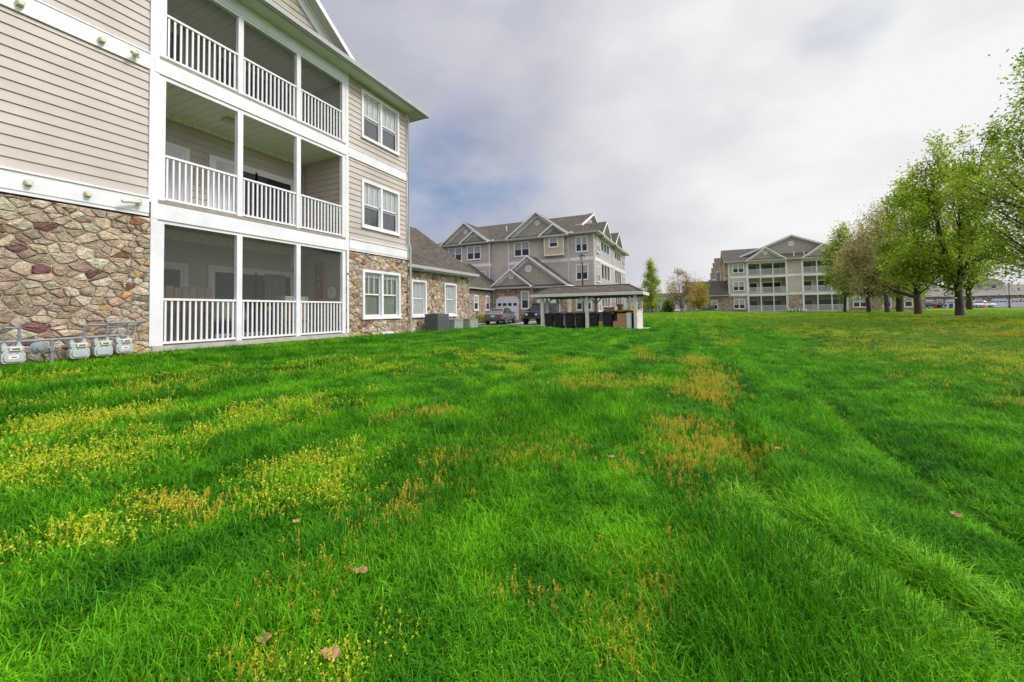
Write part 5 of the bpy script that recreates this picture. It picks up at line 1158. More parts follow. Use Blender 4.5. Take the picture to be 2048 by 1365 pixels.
def jeep(lab, loc, rz):
    o = thing('parked_jeep', lab, 'off road car', loc, rz); P_ = M['carblack']
    mb = MB(); mb.box(-1.9, .55, -.76, .76, .55, 1.12); mb.hexa([(.5, -.74, .55), (1.85, -.60, .55), (1.85, .60, .55), (.5, .74, .55), (.5, -.72, 1.14), (1.85, -.56, 1.04), (1.85, .56, 1.04), (.5, .72, 1.14)]); mb.build('body', P_, o, bevel=.04)
    mb = MB(); mb.box(1.85, 1.9, -.58, .58, .60, 1.04)
    for k in range(7): mb.box(1.9, 1.91, -.27+k*.083, -.235+k*.083, .68, .98, 1)
    mb.build('grille', [P_, M['rubber']], o)
    for s in (-1, 1):
        mb = MB(); mb.lathe((1.9, s*.44, .86), [(.10, 0), (.10, .03), (0, .04)], 14, axis='x'); mb.build('headlight', M['lens'], o)
        mb = MB(); mb.hexa([(1.95, s*.60, .78), (1.95, s*.93, .78), (.75, s*.93, .98), (.75, s*.60, .98), (1.95, s*.60, .84), (1.95, s*.93, .84), (.75, s*.93, 1.04), (.75, s*.60, 1.04)]); mb.build('fender', M['carred'] if s > 0 else P_, o)
        mb = MB(); mb.hexa([(-.85, s*.74, .90), (-.85, s*.93, .90), (-1.8, s*.93, .90), (-1.8, s*.74, .90), (-.95, s*.74, .96), (-.95, s*.93, .96), (-1.7, s*.93, .96), (-1.7, s*.74, .96)]); mb.build('fender', P_, o)
        mb = MB(); mb.lathe((2.0, s*.66, .60), [(.06, 0), (.06, .04), (0, .05)], 10, axis='x'); mb.build('fog_light', M['lens'], o)
        mb = MB(); mb.box(.50, .62, s*.80-.09, s*.80+.17*s if s > 0 else s*.80+.09, 1.15, 1.33) if s > 0 else mb.box(.50, .62, -.97, -.75, 1.15, 1.33); mb.build('mirror', M['black'], o)
    mb = MB(); mb.box(1.95, 2.12, -.80, .80, .50, .64); mb.build('bumper', M['black'], o, bevel=.03)
    mb = MB(); mb.hexa([(.42, -.68, 1.12), (.56, -.68, 1.12), (.56, .68, 1.12), (.42, .68, 1.12), (.22, -.62, 1.74), (.32, -.62, 1.74), (.32, .62, 1.74), (.22, .62, 1.74)]); mb.build('windscreen', M['carglass'], o)
    mb = MB()
    for s in (-1, 1): mb.tube([(.56, s*.70, 1.1), (.30, s*.64, 1.76)], .04, 6)
    mb.box(.24, .36, -.66, .66, 1.72, 1.79); mb.build('windscreen_frame', P_, o)
    mb = MB(); mb.hexa([(-1.85, -.72, 1.12), (.35, -.72, 1.12), (.35, .72, 1.12), (-1.85, .72, 1.12), (-1.75, -.66, 1.76), (.22, -.66, 1.76), (.22, .66, 1.76), (-1.75, .66, 1.76)]); mb.build('side_glass', M['carglass'], o)
    mb = MB(); mb.box(-1.8, .3, -.69, .69, 1.76, 1.83); mb.build('soft_top', M['carred'], o, bevel=.03)
    for sx in (-1.2, 1.3):
        for s in (-1, 1): wheel(o, sx, s*.80, .39, s)
jeep('black open fendered off road car with maroon top facing out beside the shelter', (-12.35, 32.6, -.13), RZ(-94))
zf_ = lambda x, y: gzf(x, y)+.03
for lab, x, y, rz, m_, suv in (('dark blue car in the far lot left of the small pear tree', -7.6, 85.6, 10, 'carblue', True), ('silver car in the far lot right of the pear tree trunk', -5.6, 87.5, 95, 'carsilver', False), ('white car in the far lot partly behind the round green bush', -4.0, 88.5, 95, 'carwhite', False),
                         ('white estate car parked at the distant garages beside the orange cone', 61.2, 133, 12, 'carwhite', True), ('black car parked by the distant garages behind the big tree trunk', 53.2, 134, 8, 'carblack', True), ('black car at the right edge before the last distant garage', 77.6, 139, -160, 'carblack', True), ('white car low behind the blue recycling tubs', 47.5, 134, 100, 'carwhite', False)):
    car(lab, (x, y, (zf_(x, y) if y < 120 else gzf(x, y)+.06)), RZ(rz), M[m_], suv)
for x, y, c_, lab in ((46.6, 126, 'bluebin', 'blue recycling tub left on the grass before the distant garages'), (54.0, 128.5, 'bluebin', 'second blue recycling tub below the big tree crown'), (48.6, 127, 'greenbin', 'green recycling tub next to the blue one'), (51.0, 128, 'redmetal', 'dark red bin before the distant garages')):
    bin_(x, y, lab, c_, c_, z=gzf(x, y), s=1.1, grp='bins before the distant garages', name='recycling_bin')
o = thing('traffic_cone', 'orange traffic cone on the lawn edge before the white car', 'cone', (57.9, 124.5, gzf(57.9, 124.5))); mb = MB(); mb.box(-.28, .28, -.28, .28, 0, .05); mb.lathe((0, 0, .05), [(.24, 0), (.06, 1.3), (0, 1.31)], 12); mb.build('cone', M['orange'], o)
mb = MB(); mb.lathe((0, 0, .6), [(.165, 0), (.135, .25)], 12); mb.build('stripe', M['white'], o)

# gravel beds beside the drives
def bed(name, x0, x1, y0, y1):
    X_, Y_ = np.meshgrid(np.linspace(x0, x1, 14), np.linspace(y0, y1, 14)); v = np.stack([X_.ravel(), Y_.ravel(), gz(X_.ravel(), Y_.ravel())+.05+.07*np.sin(np.pi*(X_.ravel()-x0)/(x1-x0))*np.sin(np.pi*(Y_.ravel()-y0)/(y1-y0))], 1)
    i_ = (np.arange(13)[:, None]*14+np.arange(13)[None, :]).ravel(); me = np_mesh(name, v, np.stack([i_, i_+1, i_+15, i_+14], 1)); me.materials.append(M['gravel']); tag(link_mesh(name, me), kind='structure')
bed('gravel_bed', -15.2, -13.0, 31.5, 36.5); bed('gravel_bed', -19.15, -17.4, 30.0, 36.9)
# ------------------------------------------------------------------ trees
def leafmat(name, c1, c2, c3=None):
    m, t, b = newmat(name); out = t.n['Material Output']; g = t.a('ShaderNodeNewGeometry')
    c = t.ramp(g.outputs['Random Per Island'], [(0.0, c1), (0.55, c2), (1.0, c3 or c2)])
    n = t.a('ShaderNodeTexNoise', {'Vector': g.outputs['Position'], 'Scale': 0.9, 'Detail': 3.0}).outputs[0]
    c = t.mix(1.0, c, t.ramp(n, [(0.35, 0.6), (0.65, 1.35)]), 'MULTIPLY')
    t.set(b, 'Base Color', c); b.inputs['Roughness'].default_value = 0.5; b.inputs['Specular IOR Level'].default_value = 0.3
    tl = t.a('ShaderNodeBsdfTranslucent', {0: c}); mx = t.a('ShaderNodeMixShader', {0: 0.5, 1: b.outputs[0], 2: tl.outputs[0]}); t.l.new(mx.outputs[0], out.inputs[0]); return m
M['leaf_green'] = leafmat('fresh_green_leaves', (0.10, 0.21, 0.010), (0.29, 0.45, 0.018), (0.50, 0.60, 0.035))
M['leaf_lime'] = leafmat('lime_leaves', (0.20, 0.28, 0.02), (0.36, 0.45, 0.035), (0.50, 0.53, 0.07))
M['leaf_brown'] = leafmat('brown_spring_leaves', (0.34, 0.24, 0.13), (0.56, 0.42, 0.24), (0.52, 0.50, 0.18))
M['leaf_orange'] = leafmat('orange_spring_leaves', (0.30, 0.17, 0.03), (0.48, 0.31, 0.06), (0.50, 0.40, 0.10))
M['leaf_dark'] = leafmat('dark_green_leaves', (0.03, 0.08, 0.02), (0.06, 0.14, 0.025), (0.10, 0.20, 0.03))
M['bark'] = plain('bark', (0.060, 0.047, 0.035), 0.95, 0.35, 6, 1.0, 22, stretch=(3, 3, 0.6))
M['barklight'] = plain('young_bark', (0.16, 0.135, 0.105), 0.95, 0.25, 6, 0.6, 22, stretch=(3, 3, 0.6))
def leaf_mesh(name, centers, size, mats, midx, rg):
    n = len(centers); nrm = rg.normal(size=(n, 3)); nrm[:, 2] += 0.5; nrm /= np.linalg.norm(nrm, axis=1)[:, None]
    t1 = np.cross(nrm, rg.normal(size=(n, 3))); t1 /= np.linalg.norm(t1, axis=1)[:, None]+1e-9; t2 = np.cross(nrm, t1)
    s = size*rg.uniform(.65, 1.35, n)[:, None]
    v = np.stack([centers-t1*s, centers-t2*s*.45+t1*s*.1+nrm*s*.12, centers+t1*s, centers+t2*s*.45+t1*s*.1+nrm*s*.12], 1).reshape(-1, 3)
    f = np.arange(n*4).reshape(n, 4); me = np_mesh(name, v, f)
    for m_ in mats: me.materials.append(m_)
    me.polygons.foreach_set('material_index', midx.astype(np.int32)); return me
def env(t, style):
    t = min(max(t, 0.0), 1.0)
    if style == 'oval': return min(1.0, (t/.32)**.6 if t < .32 else 1.0)*((1-t)/.68 if t > .32 else 1)**.62
    if style == 'cone': return (min(1.0, t/.16)**.7)*(1-t)**.78*1.12
    if style == 'round': return math.sqrt(max(0.0, 1-(2*t-1)**2))
    return (min(1.0, t/.45)**.7)*((1-t)/.55 if t > .45 else 1)**.5        # vase
def tree(name, lab, x, y, h, cr, tr, fork, style='oval', zb=1.3, clumps=90, nleaf=16000, ls=.085, mats=('leaf_green',), mw=None, seed=1, spread=.55, leaders=4, grp=None, bark='bark', limbs=(), limb_mat=None, twigs=0, sq=1.0, thin=1.0):
    rg = np.random.default_rng(seed); rd = random.Random(seed); z0 = gzf(x, y)-.05
    o = thing(name, lab, 'tree', (x, y, z0), group=grp)
    tk = MB(); lean = (rd.uniform(-.15, .15), rd.uniform(-.15, .15))
    tk.tube([(0, 0, -.1), (0, 0, .12), (lean[0]*.2, lean[1]*.2, fork*.45), (lean[0]*.5, lean[1]*.5, fork)], [tr*1.55, tr*1.12, tr*.92, tr*.85], 12)
    tk.build('trunk', M[bark], o, smooth=True)
    br = MB(); L = []; HT = []
    ph = rd.uniform(0, 6.28)
    for k in range(leaders):
        a_ = ph+k*2*math.pi/leaders; rr = cr*(.16 if style != 'vase' else .34)*(0 if leaders == 1 else 1)
        top = h*(.95 if k == 0 else rd.uniform(.72, .94)); P = []; HT.append(top/h)
        for i in range(8):
            t = i/7; P.append(Vector((lean[0]*.5+math.cos(a_)*rr*(t**.7)+rd.uniform(-.07, .07)*t*2, lean[1]*.5+math.sin(a_)*rr*(t**.7)+rd.uniform(-.07, .07)*t*2, fork-.15+(top-fork)*t)))
        L.append(P); r0 = tr*(.62 if leaders > 1 else .85); br.tube(P, [r0*(1-.88*i/7) for i in range(8)], 8)
    cl = []; nlimb = 0
    for k in range(clumps):
        for _ in range(30):
            jl = rd.randrange(leaders); t = rd.random()**.9; z = zb+(h-zb)*t*min(1, HT[jl]+.05); e = env(t, style)*cr; an = rd.uniform(0, 6.28) if (leaders < 3 or rd.random() < .25) else ph+jl*2*math.pi/leaders+rd.gauss(0, .36); q = math.sqrt(rd.uniform(.12, 1.0)) if k % 4 else rd.uniform(.1, .6)
            if rd.random() < (e/cr)**1.2+.12: break
        e *= .82+.26*math.sin(an*3+seed)*math.sin(z*1.1+seed*2)+rd.uniform(-.08, .1)
        c_ = Vector((math.cos(an)*e*q, math.sin(an)*e*q*sq, z)); cl.append(c_)
        best = None
        for P in L:
            for i, p in enumerate(P):
                dz = c_.z-p.z; dh = math.hypot(c_.x-p.x, c_.y-p.y)
                if dz < dh*.25 and i > 0: continue
                s_ = dh*1.0+abs(dz-dh*.8)*.6
                if best is None or s_ < best[0]: best = (s_, p, i)
        p = best[1]; r_ = tr*.30*(1-best[2]/9)*min(1, (c_-p).length/cr+.25)
        m1 = p.lerp(c_, .35)+Vector((rd.uniform(-.12, .12), rd.uniform(-.12, .12), -.02*(c_-p).length)); m2 = p.lerp(c_, .7)+Vector((rd.uniform(-.15, .15), rd.uniform(-.15, .15), rd.uniform(-.05, .1)))
        br.tube([p, m1, m2, c_], [r_, r_*.7, r_*.42, .008], 5, cap=False)
        for j in range(3+twigs):
            b_ = m1.lerp(c_, rd.random()); d_ = Vector((rd.gauss(0, 1), rd.gauss(0, 1), rd.gauss(.55, .6))).normalized()*rd.uniform(.35, .95)
            br.tube([b_, b_+d_*.5+Vector((0, 0, .05)), b_+d_+Vector((0, 0, .12))], [.012, .009, .004], 4, cap=False)
    for (pts, r_) in limbs:
        P = [Vector(p) for p in pts]; br.tube(P, [r_*(1-.8*i/(len(P)-1)) for i in range(len(P))], 8)
        for j in range(26):
            t = rd.uniform(.35, 1.0)*(len(P)-1); i = min(int(t), len(P)-2); b_ = P[i].lerp(P[i+1], t-i); d_ = Vector((rd.gauss(0, .5), rd.gauss(0, .5), rd.uniform(.2, 1.4)))
            br.tube([b_, b_+d_*.5, b_+d_+Vector((0, 0, .2))], [.022, .014, .005], 4, cap=False); cl.append(b_+d_); nlimb += 1
    br.build('branches', M[bark], o, smooth=True)
    C = np.array([tuple(c_) for c_ in cl]); nc = len(C); w_ = rg.uniform(.3, 1.5, nc); w_ /= w_.sum()
    ci = rg.choice(nc, nleaf, p=w_); sg = (rg.uniform(.6, 1.25, nc)*spread)[ci][:, None]
    off = rg.normal(size=(nleaf, 3))*sg*np.array([.85, .85, 1.25]); pos = C[ci]+off
    keep = (pos[:, 2] > zb*.55)
    rr_ = np.hypot(pos[:, 0], pos[:, 1]); pos = pos[keep]; ci = ci[keep]
    cm = rg.choice(len(mats), nc, p=mw) if mw else rg.integers(0, len(mats), nc)
    if limb_mat is not None and nlimb: cm[-nlimb:] = limb_mat
    if len(mats) > 1:
        mi = cm[ci]; flip = rg.random(len(mi)) < .14; mi = np.where(flip, rg.integers(0, 2, len(mi)), mi)
    else: mi = np.zeros(len(pos))
    link_mesh('foliage', leaf_mesh('foliage', pos, ls, [M[m_] for m_ in mats], mi, rg), o)
    return o
G1 = 'row of lawn trees on the right'
tree('lawn_tree', 'large green tree with dark trunk, nearest whole one of the row right of the lawn', 15.46, 35.86, 12.2, 4.5, .205, 2.0, 'vase', 1.9, 125, 18500, .10, ('leaf_green', 'leaf_lime'), (.62, .38), 11, .38, 5, G1,
     limbs=[([(-.1, 0, 1.75), (-1.6, -.2, 2.35), (-3.4, -.3, 3.0)], .07)])
tree('lawn_tree', 'green tree whose long low limb reaches left, with flared trunk and brown soil ring', 15.51, 41.39, 11.6, 3.5, .22, 1.7, 'oval', 1.8, 95, 15500, .105, ('leaf_green', 'leaf_lime', 'leaf_brown'), (.66, .34, 0), 12, .38, 4, G1, limb_mat=2,
     limbs=[([(-.1, 0, 1.45), (-1.4, -.3, 1.95), (-2.7, -.5, 2.7), (-3.7, -.6, 3.7), (-4.3, -.6, 4.8)], .15)])
tree('lawn_tree', 'slim reddish brown half bare tree between the taller green ones', 16.36, 49.5, 11.0, 3.6, .18, 2.2, 'oval', 2.4, 90, 8500, .085, ('leaf_brown', 'leaf_lime'), (.8, .2), 13, .55, 3, G1, twigs=8)
tree('lawn_tree', 'brown tinged tree with green lower crown, second from the left end of the row', 15.92, 52.6, 9.8, 4.0, .17, 1.8, 'oval', 1.7, 95, 9500, .10, ('leaf_brown', 'leaf_green', 'leaf_lime'), (.8, .1, .1), 14, .48, 4, G1, twigs=5)
tree('lawn_tree', 'small green tree at the left end of the row, in front of the far house', 15.37, 57.86, 10.4, 3.5, .16, 2.0, 'oval', 2.0, 95, 12500, .115, ('leaf_green', 'leaf_lime'), (.75, .25), 15, .42, 4, G1)
tree('lawn_tree', 'thick trunked tree standing behind the row with yellow green leaves', 18.36, 52.63, 10.5, 4.0, .27, 2.3, 'oval', 2.0, 90, 9500, .115, ('leaf_lime', 'leaf_green'), (.6, .4), 16, .55, 4)
tree('lawn_tree', 'forked tree farther back, right of the large tree trunk', 27.14, 61.1, 10.0, 5.0, .24, 2.2, 'vase', 2.6, 90, 10000, .125, ('leaf_lime', 'leaf_green'), (.5, .5), 17, .6, 5)
tree('lawn_tree', 'big tree at the right edge, only its overhanging leafy crown in view', 16.9, 29.6, 14.6, 5.8, .28, 2.2, 'oval', 1.8, 175, 26000, .09, ('leaf_green', 'leaf_lime'), (.6, .4), 18, .42, 5)
tree('lawn_tree', 'dense tree crown low at the right edge before the distant garages', 36, 58, 8.5, 4.8, .28, 2.0, 'oval', 1.5, 80, 13000, .12, ('leaf_green', 'leaf_lime'), (.8, .2), 19, .55, 4)
tree('pear_tree', 'slim cone shaped young tree with bright green leaves right of the bin shelter', -5.23, 52.72, 6.7, 1.85, .085, .95, 'cone', .75, 100, 9500, .08, ('leaf_lime', 'leaf_green'), (.85, .15), 20, .26, 1, bark='barklight')
tree('maple_tree', 'thin open young tree with rusty brown buds and a pale trunk', -1.91, 58.67, 6.0, 2.7, .095, 1.05, 'round', 1.2, 75, 4200, .085, ('leaf_brown', 'leaf_orange'), (.7, .3), 21, .3, 4, bark='barklight', twigs=4)
tree('orange_tree', 'bushy tree with orange yellow leaves at the corner of the far stone wing', .15, 69.5, 4.9, 1.7, .09, .9, 'round', 1.1, 50, 6000, .10, ('leaf_orange', 'leaf_lime'), (.8, .2), 22, .36, 3, bark='barklight')
tree('round_tree', 'small dark green round tree behind the lawn by the far lot', -4.94, 80.4, 3.6, 1.75, .10, .5, 'oval', .2, 45, 6000, .12, ('leaf_dark', 'leaf_green'), (.6, .4), 23, .35, 3)

M['soil'] = plain('bare_soil', (0.16, 0.105, 0.07), 0.95, 0.3, 4, 0.5, 30)
# ------------------------------------------------------------------ shrubs, hedge
def shrub(name, lab, x, y, rx, ry, h, n, ls, mats, seed, mw=None, grp=None):
    rg = np.random.default_rng(seed); z0 = gzf(x, y); o = thing(name, lab, 'shrub', (x, y, z0), group=grp)
    d = rg.normal(size=(n, 3)); d /= np.linalg.norm(d, axis=1)[:, None]; d[:, 2] = np.abs(d[:, 2]); rr = rg.uniform(.72, 1.04, n)[:, None]*(1+.12*np.sin(d[:, :1]*7+seed)*np.cos(d[:, 1:2]*6))
    pos = d*rr*np.array([rx, ry, h]); mi = rg.choice(len(mats), n, p=mw) if mw else np.zeros(n)
    link_mesh('foliage', leaf_mesh('foliage', pos, ls, [M[m_] for m_ in mats], mi, rg), o)
    mb = MB(); rd = random.Random(seed)
    for k in range(12): a_ = rd.uniform(0, 6.28); mb.tube([(0, 0, 0), (math.cos(a_)*rx*.4, math.sin(a_)*ry*.4, h*.5), (math.cos(a_)*rx*.7, math.sin(a_)*ry*.7, h*.75)], [.02, .012, .005], 4)
    mb.build('stem', M['bark'], o)
shrub('shrub', 'small yellow green rounded shrub at the foot of the low stone wing', -18.5, 31.0, .55, .5, .62, 1500, .05, ('leaf_lime', 'leaf_green'), 1, (.6, .4))
shrub('shrub', 'larger olive rounded shrub left of the grey sedan', -18.35, 32.9, .75, .7, .95, 2400, .05, ('leaf_green', 'leaf_orange'), 2, (.8, .2))
shrub('juniper', 'low spreading green juniper between the sedan and the black off road car', -14.5, 35.2, .9, .7, .75, 2400, .05, ('leaf_green', 'leaf_dark'), 3, (.6, .4))
shrub('shrub', 'dark low hedge shrub below the thin open tree', -2.6, 76.8, 2.2, .8, 1.05, 3500, .08, ('leaf_dark',), 4)
shrub('shrub', 'pale green scrub left of the cone shaped tree', -10.5, 92, 3.0, 1.5, 2.8, 2600, .16, ('leaf_lime', 'leaf_dark'), 5, (.5, .5))
shrub('shrub', 'tiny low shrub with a green flush below the blank stone wall of the far house', 13.8, 75.4, 1.2, .4, .35, 900, .06, ('leaf_dark', 'leaf_green'), 6, (.5, .5))
def patio(x, lab):
    z0 = gzf(x, 75.2); o = thing('white_planter', lab, 'planter', (x, 75.2, z0+.1), group=None)
    for k in range(3):
        mb = MB(); mb.lathe((k*.42-.42, 0, 0), [(.10, 0), (.17, .32), (.19, .33), (.19, .38), (.0, .34)], 10); mb.build('pot', M['white'], o)
patio(13.45, 'left group of three white pots at the blank stone wall of the far house'); patio(14.75, 'right group of three white pots at the blank stone wall of the far house')
o = thing('air_conditioner', 'dark box air conditioner before the left stone wing of the far house', 'air conditioner', (2.15, 75.2, gzf(2.15, 75.2))); mb = MB(); mb.box(-.45, .45, -.4, .4, 0, 1.05); mb.box(-.47, .47, -.42, .42, 1.05, 1.1)
for k in range(8): mb.box(-.42+k*.11, -.38+k*.11, -.415, -.4, .1, .95)
mb.build('cabinet', M['acgrey'], o)
o = thing('air_conditioner', 'low dark green air conditioner left of the tall dark one at the far wing', 'air conditioner', (1.0, 75.2, gzf(1.0, 75.2))); mb = MB(); mb.box(-.42, .42, -.4, .4, 0, .72); mb.box(-.44, .44, -.42, .42, .72, .76)
for k in range(8): mb.box(-.40+k*.11, -.36+k*.11, -.415, -.4, .1, .64)
mb.build('cabinet', M['acgrey'], o)
# distant woods closing the view
rg = np.random.default_rng(5); n = 42000; a_ = rg.uniform(math.radians(-62), math.radians(62), n)
dd = rg.uniform(235, 300, n); hh = rg.random(n)**.8*(4.5+3.5*vnoise(a_*30, dd*.0, 1.0, 3)+2*vnoise(a_*110, dd*.0, 1.0, 4))
pos = np.stack([np.sin(a_)*dd, np.cos(a_)*dd, hh+.3], 1)
dw = link_mesh('distant_woods', leaf_mesh('distant_woods', pos, .95, [M['leaf_dark'], M['leaf_green'], M['leaf_brown']], rg.choice(3, n, p=(.4, .3, .3)), rg)); tag(dw, kind='stuff', label='distant low woods closing the view', cat='woods')

# ------------------------------------------------------------------ grass and weeds
def grassmat(name, mode):
    m, t, b = newmat(name); out = t.n['Material Output']; g = t.a('ShaderNodeNewGeometry'); rnd = t.a('ShaderNodeObjectInfo').outputs['Random']; ri = g.outputs['Random Per Island']
    if mode == 'green':
        c = green_nodes(t, g.outputs['Position']); c = t.mix(1.0, c, t.ramp(rnd, [(0.0, (0.60, 0.68, 0.7)), (0.8, (1.1, 1.08, 1.0)), (1.0, (1.35, 1.15, 1.1))]), 'MULTIPLY')
        c = t.mix(t.ramp(ri, [(0.96, 0.0), (0.97, 1.0)], 'CONSTANT'), t.mix(1.0, c, t.ramp(ri, [(0.0, 0.75), (0.9, 1.3)]), 'MULTIPLY'), (0.24, 0.26, 0.07, 1))
    elif mode == 'tall': c = t.ramp(ri, [(0.0, (0.06, 0.27, 0.008)), (0.5, (0.15, 0.42, 0.012)), (1.0, (0.28, 0.52, 0.025))])
    elif mode == 'yellow': c = t.ramp(ri, [(0.0, (0.18, 0.36, 0.01)), (0.4, (0.42, 0.52, 0.02)), (0.85, (0.66, 0.62, 0.04)), (1.0, (0.70, 0.62, 0.16))])
    else: c = t.ramp(ri, [(0.0, (0.26, 0.34, 0.02)), (0.35, (0.60, 0.50, 0.03)), (0.75, (0.56, 0.37, 0.05)), (1.0, (0.76, 0.64, 0.16))])
    t.set(b, 'Base Color', c); b.inputs['Roughness'].default_value = 0.55; b.inputs['Specular IOR Level'].default_value = 0.10
    tl = t.a('ShaderNodeBsdfTranslucent', {0: c}); mx = t.a('ShaderNodeMixShader', {0: 0.27, 1: b.outputs[0], 2: tl.outputs[0]}); t.l.new(mx.outputs[0], out.inputs[0]); return m
M['g'] = grassmat('grass_blades', 'green'); M['y'] = grassmat('yellow_weed', 'yellow'); M['r'] = grassmat('rusty_seed_heads', 'rust')
def blades(mb, rd, n, h0, h1, rad, w, lean):
    for k in range(n):
        a_ = rd.uniform(0, 6.28); r_ = rad*math.sqrt(rd.random()); b_ = Vector((math.cos(a_)*r_, math.sin(a_)*r_, -.01)); d_ = rd.uniform(0, 6.28); h = rd.uniform(h0, h1); ln = rd.uniform(.2, 1)*lean*h
        D = Vector((math.cos(d_), math.sin(d_), 0)); s_ = Vector((-D.y, D.x, 0)); ww = w*rd.uniform(.7, 1.3)
        p = [b_, b_+D*ln*.18+Vector((0, 0, h*.45)), b_+D*ln*.55+Vector((0, 0, h*.82)), b_+D*ln+Vector((0, 0, h*rd.uniform(.85, 1.0)))]
        i = len(mb.v)
        for q, f in zip(p[:3], (.8, 1, .7)): mb.v.append(tuple(q-s_*ww*f)); mb.v.append(tuple(q+s_*ww*f))
        mb.v.append(tuple(p[3])); mb.f += [(i, i+1, i+3, i+2), (i+2, i+3, i+5, i+4), (i+4, i+5, i+6)]; mb.m += [0]*3; mb.c += [None]*3
def sprig(mb, rd, n, h0, h1, rad, leaf):
    for k in range(n):
        a_ = rd.uniform(0, 6.28); r_ = rad*math.sqrt(rd.random()); b_ = Vector((math.cos(a_)*r_, math.sin(a_)*r_, 0)); h = rd.uniform(h0, h1); e = b_+Vector((rd.uniform(-.4, .4)*h, rd.uniform(-.4, .4)*h, h))
        s_ = Vector((.0012, .0008, 0)); mb.face([b_-s_, b_+s_, e+s_, e-s_])
        for j in range(rd.randint(4, 7)):
            c_ = b_.lerp(e, rd.uniform(.45, 1.05)); u = Vector((rd.gauss(0, 1), rd.gauss(0, 1), rd.gauss(.2, .5))).normalized(); v = u.cross(Vector((rd.gauss(0, 1), rd.gauss(0, 1), rd.gauss(0, 1)))).normalized(); l_ = leaf*rd.uniform(.6, 1.3)
            mb.face([c_, c_+u*l_*.5+v*l_*.4, c_+u*l_, c_+u*l_*.5-v*l_*.4])
def stalks(mb, rd, n, h0, h1, rad):
    for k in range(n):
        a_ = rd.uniform(0, 6.28); r_ = rad*math.sqrt(rd.random()); b_ = Vector((math.cos(a_)*r_, math.sin(a_)*r_, 0)); h = rd.uniform(h0, h1); e = b_+Vector((rd.uniform(-.22, .22)*h, rd.uniform(-.22, .22)*h, h))
        s_ = Vector((.0013, .0009, 0)); mb.face([b_-s_, b_+s_, e+s_, e-s_])
        for j in range(13):
            c_ = b_.lerp(e, .45+.58*j/12); u = Vector((rd.gauss(0, 1), rd.gauss(0, 1), rd.uniform(.6, 1.8))).normalized(); v = u.cross(Vector((rd.gauss(0, 1), rd.gauss(0, 1), 0))).normalized(); l_ = rd.uniform(.007, .014)
            mb.face([c_, c_+u*l_*.5+v*.0026, c_+u*l_, c_+u*l_*.5-v*.0026])
def proto(name, fn, mat):
    mb = MB(); fn(mb); me = bpy.data.meshes.new(name); me.from_pydata(mb.v, [], mb.f); me.materials.append(mat); return bpy.data.objects.new(name, me)
def protos(cname, lst):
    c_ = bpy.data.collections.new(cname)
    for o_ in lst: c_.objects.link(o_)
    return c_
rd = random.Random(42)
cg = protos('grass_tufts', [proto('tuft', lambda mb, k=k: blades(mb, rd, 15, (.05, .06, .07, .045)[k], (.105, .12, .135, .095)[k], .055, .0019, (.8, 1.0, .7, 1.3)[k]), M['g']) for k in range(4)])
cy = protos('weed_tufts', [proto('tuft', lambda mb, k=k: sprig(mb, rd, 13, .03, .08, .085, .010), M['y']) for k in range(3)])
cr_ = protos('seed_tufts', [proto('tuft', lambda mb, k=k: stalks(mb, rd, 7, .05, .115, .085), M['r']) for k in range(3)])
def scatter(name, col, dens_fn, mask_fn, N, kind_label, rmax, zsc, seed, xyk=14.0):
    rg = np.random.default_rng(seed); th0 = math.atan2(fwd.x, fwd.y)
    # radius sampled with density falling off with distance
    ex = 0.55; u = rg.random(N); r = (0.9**ex+u*(rmax**ex-0.9**ex))**(1/ex)
    th = th0+rg.uniform(-1.12, 1.12, N); x = np.sin(th)*r; y = np.cos(th)*r
    k = mask_fn(x, y, rg); x = x[k]; y = y[k]; r = r[k]; n = len(x); z = gz(x, y)-.004
    me = bpy.data.meshes.new(name); me.vertices.add(n); me.vertices.foreach_set('co', np.stack([x, y, z], 1).astype(np.float32).ravel())
    rot = np.stack([rg.normal(0, .12, n), rg.normal(0, .12, n), rg.uniform(0, 6.28, n)], 1)
    hs = zsc(x, y, r, rg); sxy = (1+r/xyk)
    sc = np.stack([sxy, sxy, hs], 1)
    me.attributes.new('rot', 'FLOAT_VECTOR', 'POINT').data.foreach_set('vector', rot.astype(np.float32).ravel())
    me.attributes.new('scl', 'FLOAT_VECTOR', 'POINT').data.foreach_set('vector', sc.astype(np.float32).ravel())
    o = link_mesh(name, me); tag(o, kind_label, 'grass', kind='stuff')
    ng = bpy.data.node_groups.new(name, 'GeometryNodeTree'); ng.interface.new_socket('Geometry', in_out='INPUT', socket_type='NodeSocketGeometry'); ng.interface.new_socket('Geometry', in_out='OUTPUT', socket_type='NodeSocketGeometry')
    N_ = ng.nodes; Lk = ng.links; gi = N_.new('NodeGroupInput'); go = N_.new('NodeGroupOutput'); ip = N_.new('GeometryNodeInstanceOnPoints'); ci = N_.new('GeometryNodeCollectionInfo'); ci.inputs[0].default_value = col; ci.inputs['Separate Children'].default_value = True; ci.inputs['Reset Children'].default_value = True
    def attr(nm):
        a_ = N_.new('GeometryNodeInputNamedAttribute'); a_.data_type = 'FLOAT_VECTOR'; a_.inputs[0].default_value = nm; return a_.outputs[0]
    mp_ = N_.new('GeometryNodeMeshToPoints'); Lk.new(gi.outputs[0], mp_.inputs[0]); Lk.new(mp_.outputs[0], ip.inputs['Points'])
    Lk.new(ci.outputs[0], ip.inputs['Instance']); ip.inputs['Pick Instance'].default_value = True
    e2r = N_.new('FunctionNodeEulerToRotation'); Lk.new(attr('rot'), e2r.inputs[0]); Lk.new(e2r.outputs[0], ip.inputs['Rotation']); Lk.new(attr('scl'), ip.inputs['Scale']); Lk.new(ip.outputs[0], go.inputs[0])
    md = o.modifiers.new('scatter', 'NODES'); md.node_group = ng; return o
TALL = []
